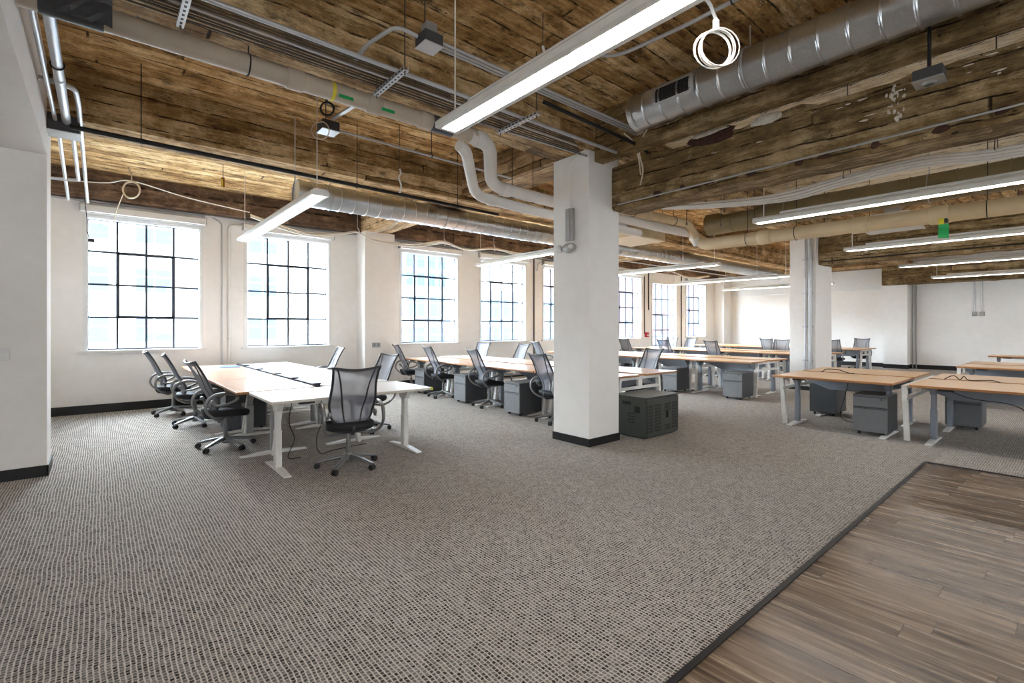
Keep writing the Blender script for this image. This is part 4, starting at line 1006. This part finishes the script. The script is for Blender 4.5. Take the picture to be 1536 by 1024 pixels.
# ------------------------------------------------------------------ conduits at the left pier and along walls
pipe('conduit', [(-.26, 3.9, 3.60), (-.26, 6.70, 3.60)], .036, 'conduit', 'fat zinc conduit entering the left junction box from the viewer side', 'conduit', hang=[(-.26, 5.3, 3.6)], joints=[((-.26, 5.6, 3.6), Y1)])
pipe('conduit', [(-.345, 3.9, 3.60), (-.345, 6.70, 3.60)], .018, 'conduit', 'thin conduit hugging the bulkhead beside the fat one', 'conduit')
lb = thing('junction_box', 'grey junction box beneath the beam at the left pier', 'junction box', (-.28, 6.84, 3.50))
q = MB(); q.rbox(-.125, .125, -.13, .13, .0, .168, .005); q.build('box_body', 'pedside', lb)
q = MB(); q.rbox(-.13, .13, -.135, .135, -.006, -.0005, .002); q.build('cover_plate', 'alu', lb)
pipe('conduit', [(-.33, 6.98, 3.55), (-.40, 10.9, 3.62), (-.42, 11.1, 3.70)], .02, 'conduit', 'conduit from left junction box to the top of the window wall', 'conduit')
pipe('conduit', [(-.22, 6.98, 3.55), (-.23, 9.2, 3.58), (-.55, 9.3, 3.58)], .022, 'conduit', 'conduit turning back toward the side wall in an elbow', 'conduit', rfil=.08)
pipe('conduit', [(-.40, 5.75, 3.63), (-.17, 5.80, 3.63), (-.155, 6.2, 3.63), (-.16, 10.9, 3.62)], .022, 'conduit', 'long conduit bending out of the bulkhead past the left junction box', 'conduit', rfil=.1)
pipe('conduit', [(-.7, 11.17, 3.70), (4.65, 11.17, 3.70)], .022, 'conduit', 'conduit running along the wall top above the first two windows', 'conduit')
pipe('conduit', [(5.45, 11.17, 3.68), (13.0, 11.17, 3.68)], .022, 'conduit', 'conduit running along the wall top above the middle windows', 'conduit')
pipe('wall_pipe', [(1.99, 11.165, .15), (1.99, 11.165, 3.57), (2.9, 11.165, 3.60)], .032, 'whitepipe', 'white pipe rising between the first and second windows, bent at top', joints=[((1.99, 11.165, 1.3), (0, 0, 1)), ((1.99, 11.165, 3.1), (0, 0, 1))], rfil=.1)
pipe('conduit', [(1.86, 11.178, .15), (1.86, 11.178, 3.6), (1.7, 11.178, 3.68)], .016, 'conduit', 'thin dark conduit left of the white pipe between windows', 'conduit', rfil=.08)
pipe('conduit', [(10.42, 11.178, .15), (10.42, 11.178, 3.72)], .02, 'darkrod', 'dark vertical conduit between the fourth and fifth windows', 'conduit')
pipe('wall_pipe', [(10.55, 11.17, 3.3), (10.6, 11.17, 3.55), (11.5, 11.17, 3.6)], .025, 'whitepipe', 'short white elbow pipe left of the fifth window', rfil=.1)
pipe('conduit', [(16.38, 11.178, 1.25), (16.38, 11.178, 3.72)], .02, 'darkrod', 'dark conduit dropping to the red alarm box', 'conduit')
pipe('conduit', [(16.66, 11.178, 2.2), (16.66, 11.178, 3.72)], .022, 'iron', 'shorter black conduit left of the glazed door', 'conduit')
pipe('conduit', [(19.1, 11.178, .15), (19.1, 11.178, 3.72)], .022, 'darkrod', 'dark conduit between the glazed door and last window', 'conduit')
q = thing('fire_alarm', 'small red alarm box on the wall left of the glazed door', 'alarm', (16.5, 11.155, 1.12))
b = MB(); b.rbox(-.09, .09, -.044, .044, 0, .19, .01); b.build('box_body', 'red', q)
b = MB(); b.rbox(-.06, .06, -.056, -.045, .05, .09, .003); b.build('pull_handle', 'trim', q)
q = thing('wall_outlet', 'double outlet plate on the pilaster between second and third windows', 'outlet', (4.95, 10.742, 1.09))
b = MB(); b.rbox(-.1, .1, -.008, .008, -.055, .055, .003); b.build('plate', 'alu', q)
for xx in (-.05, .05): b = MB(); b.rbox(xx-.02, xx+.02, -.0095, -.0082, -.035, .035, .0005); b.build('socket', 'ped', q)
q = thing('wall_switch', 'white switch at the left picture edge on the pier', 'switch', (-.715, 6.775, 1.24))
b = MB(); b.rbox(-.045, .045, -.014, .014, -.06, .06, .004); b.build('plate', 'trim', q)
b = MB(); b.rbox(-.018, .018, -.021, -.0145, -.03, .03, .003); b.build('rocker', 'whitem', q)
# roller blinds above the windows
for i, (a, b_) in enumerate(WIN):
    t = thing('roller_blind', 'rolled-up white blind cassette above window %s' % ['one at the far left', 'two', 'three', 'four', 'five behind the front column', 'six', 'seven, last before the corner'][i], 'blind', ((a+b_)/2, YW-.082, ZT+.075)); h = (b_-a)/2+.08
    c = MB(); c.prism([(-.05, 0), (.08, 0), (.08, .13), (-.03, .13), (-.05, .11)], 0, -h, h); c.build('cassette', 'trim', t)
    c = MB(); c.tube([(-h+.04, .03, -.012), (h-.04, .03, -.012)], .011, 8); c.build('bottom_bar', 'whitem', t)
    for s in (-1, 1):
        c = MB(); c.rbox(s*h-.004 if s > 0 else -h-.008, s*h+.008 if s > 0 else -h+.004, -.055, .08, -.004, .136, .003); c.build('end_bracket', 'alu', t)
# emergency light and raceway on the front column
q = thing('emergency_light', 'twin-head emergency light on the left face of the front column', 'emergency light', (4.67, 4.30, 2.53))
b = MB(); b.ball((-.045, 0, 0), .05, 14, 0, (.9, 2.4, 1.25)); b.build('lamp_body', 'alu', q)
b = MB(); b.ball((-.06, .155, 0), .052, 12, 0, (.9, .8, 1)); b.build('lamp_head', 'trim', q); b = MB(); b.ball((-.075, -.06, .01), .034, 12, 0, (.9, 1.1, 1)); b.build('lamp_head', 'trim', q)
q = thing('wall_raceway', 'grey raceway and thin conduit on the left face of front column', 'raceway', (4.67, 4.30, 2.62))
b = MB(); b.rbox(-.05, -.001, -.065, .065, 0, .42, .008); b.rbox(-.056, -.0505, -.02, .02, .0, .42, .002); b.build('raceway_cover', 'alu', q)
b = MB(); b.tube(rounded([(-.02, 0, .42), (-.02, 0, 1.02), (-.02, -.12, 1.10), (-.02, -.28, 1.105)], .07), .012, 8); b.build('conduit', 'wire', q)
# end wall conduits and outlets
for y, lab in ((2.36, 'left of two conduits with outlet boxes on the end wall'), (2.17, 'right of two conduits with outlet boxes on the end wall')):
    t = thing('wall_conduit', lab, 'conduit', (XE, y, 1.95))
    b = MB(); b.tube([(-.02, 0, .08), (-.02, 0, 1.15)], .018, 8); b.build('tube_run', 'conduit', t)
    b = MB(); b.rbox(-.06, -.001, -.06, .06, -.06, .08, .008); b.build('outlet_box', 'alu', t)
for y, lab in ((4.0, 'left of two thin grey pipes rising beside the end wall pilaster'), (3.9, 'right of two thin grey pipes rising beside the end wall pilaster')):
    b = MB(); b.tube([(XE-.03, y, .0), (XE-.03, y, 3.06)], .02, 10); tag(b.build('wall_pipe', 'alu'), lab, 'pipe')
# thin services over the right-hand bays
pipe('conduit', [(12.9, 3.98, 3.66), (12.9, -2.0, 3.62)], .014, 'conduit', 'thin conduit running along the rear girder top', 'conduit')
pipe('conduit', [(5.112, 3.9, 3.09), (5.112, -2.0, 3.15)], .009, 'conduit', 'thin line fixed low along the deep girder face', 'conduit')
pipe('conduit', [(12.98, 4.0, 3.05), (12.98, -2.0, 3.05)], .014, 'iron', 'dark conduit low along the rear girder face', 'conduit')
pipe('conduit', [(10.2, 3.6, 3.35), (10.2, 3.4, 3.3), (10.3, -2.0, 3.3)], .018, 'conduit', 'zinc conduit crossing between the rear pendants', 'conduit', hang=[(10.24, 2.4, 3.3), (10.28, .6, 3.3)])
pipe('conduit', [(9.5, 8.9, 3.5), (20.5, 8.9, 3.5)], .016, 'conduit', 'conduit parallel to the long duct, right of front column', 'conduit', hang=[(10.5, 8.9, 3.5), (15.0, 8.9, 3.5)])
for (x_, y_, z_, lab) in ((-.02, 7.9, 4.0, 'small green and yellow tag hanging near the left conduits'), (1.55, 9.2, 3.98, 'small orange tag hanging above the second window')):
    t = thing('hanging_tag', lab, 'tag', (x_, y_, z_)); b = MB(); b.rbox(-.025, .025, -.004, .004, -.16, 0, .003); b.build('tag_flap', 'green' if x_ < 0 else 'orange', t)
    b = MB(); b.rbox(-.022, .0, -.0055, -.0045, -.155, -.03, .0004); b.build('tag_label', 'yellow', t); b = MB(); b.tube([(0, 0, 0), (0, 0, SLAB-z_-.002)], .005, 5); b.build('cord', 'bwire', t)

# ------------------------------------------------------------------ light, sky, camera
W = bpy.data.worlds.new('overcast_sky'); SC.world = W; W.use_nodes = True
nt = W.node_tree; bg = nt.nodes['Background']
tc = nt.nodes.new('ShaderNodeTexCoord'); sp = nt.nodes.new('ShaderNodeSeparateXYZ'); rp = nt.nodes.new('ShaderNodeValToRGB')
nt.links.new(tc.outputs['Generated'], sp.inputs[0]); nt.links.new(sp.outputs[2], rp.inputs[0])
rp.color_ramp.elements[0].position = 0.0; rp.color_ramp.elements[0].color = (.86, .93, 1.0, 1)
rp.color_ramp.elements[1].position = 0.8; rp.color_ramp.elements[1].color = (.68, .83, 1.0, 1)
nt.links.new(rp.outputs[0], bg.inputs[0]); bg.inputs[1].default_value = 2.8

sun = bpy.data.lights.new('hazy_daylight', 'SUN'); sun.energy = 19.0; sun.angle = math.radians(80); sun.color = (.86, .93, 1.0)
so = bpy.data.objects.new('hazy_daylight', sun); COL.objects.link(so)
so.rotation_euler = Vector((.62, -1.0, -.74)).to_track_quat('-Z', 'Y').to_euler()

cam = bpy.data.cameras.new('camera'); co = bpy.data.objects.new('camera', cam); COL.objects.link(co)
cam.sensor_width = 36.0; cam.lens = 36.0*726.48/1536; cam.shift_y = -21/1536; cam.clip_start = .05; cam.clip_end = 600
co.location = (0, 0, 1.5); co.rotation_euler = (PI/2, 0, math.radians(49.613-90))
SC.camera = co
SC.view_settings.view_transform = 'Standard'; SC.view_settings.look = 'None'; SC.view_settings.gamma = 1.0
SC.view_settings.use_curve_mapping = False; SC.view_settings.exposure = 2.05
SC.cycles.max_bounces = 8; SC.cycles.diffuse_bounces = 5; SC.cycles.transparent_max_bounces = 24
SC.cycles.use_denoising = True; SC.cycles.sample_clamp_indirect = 8.0
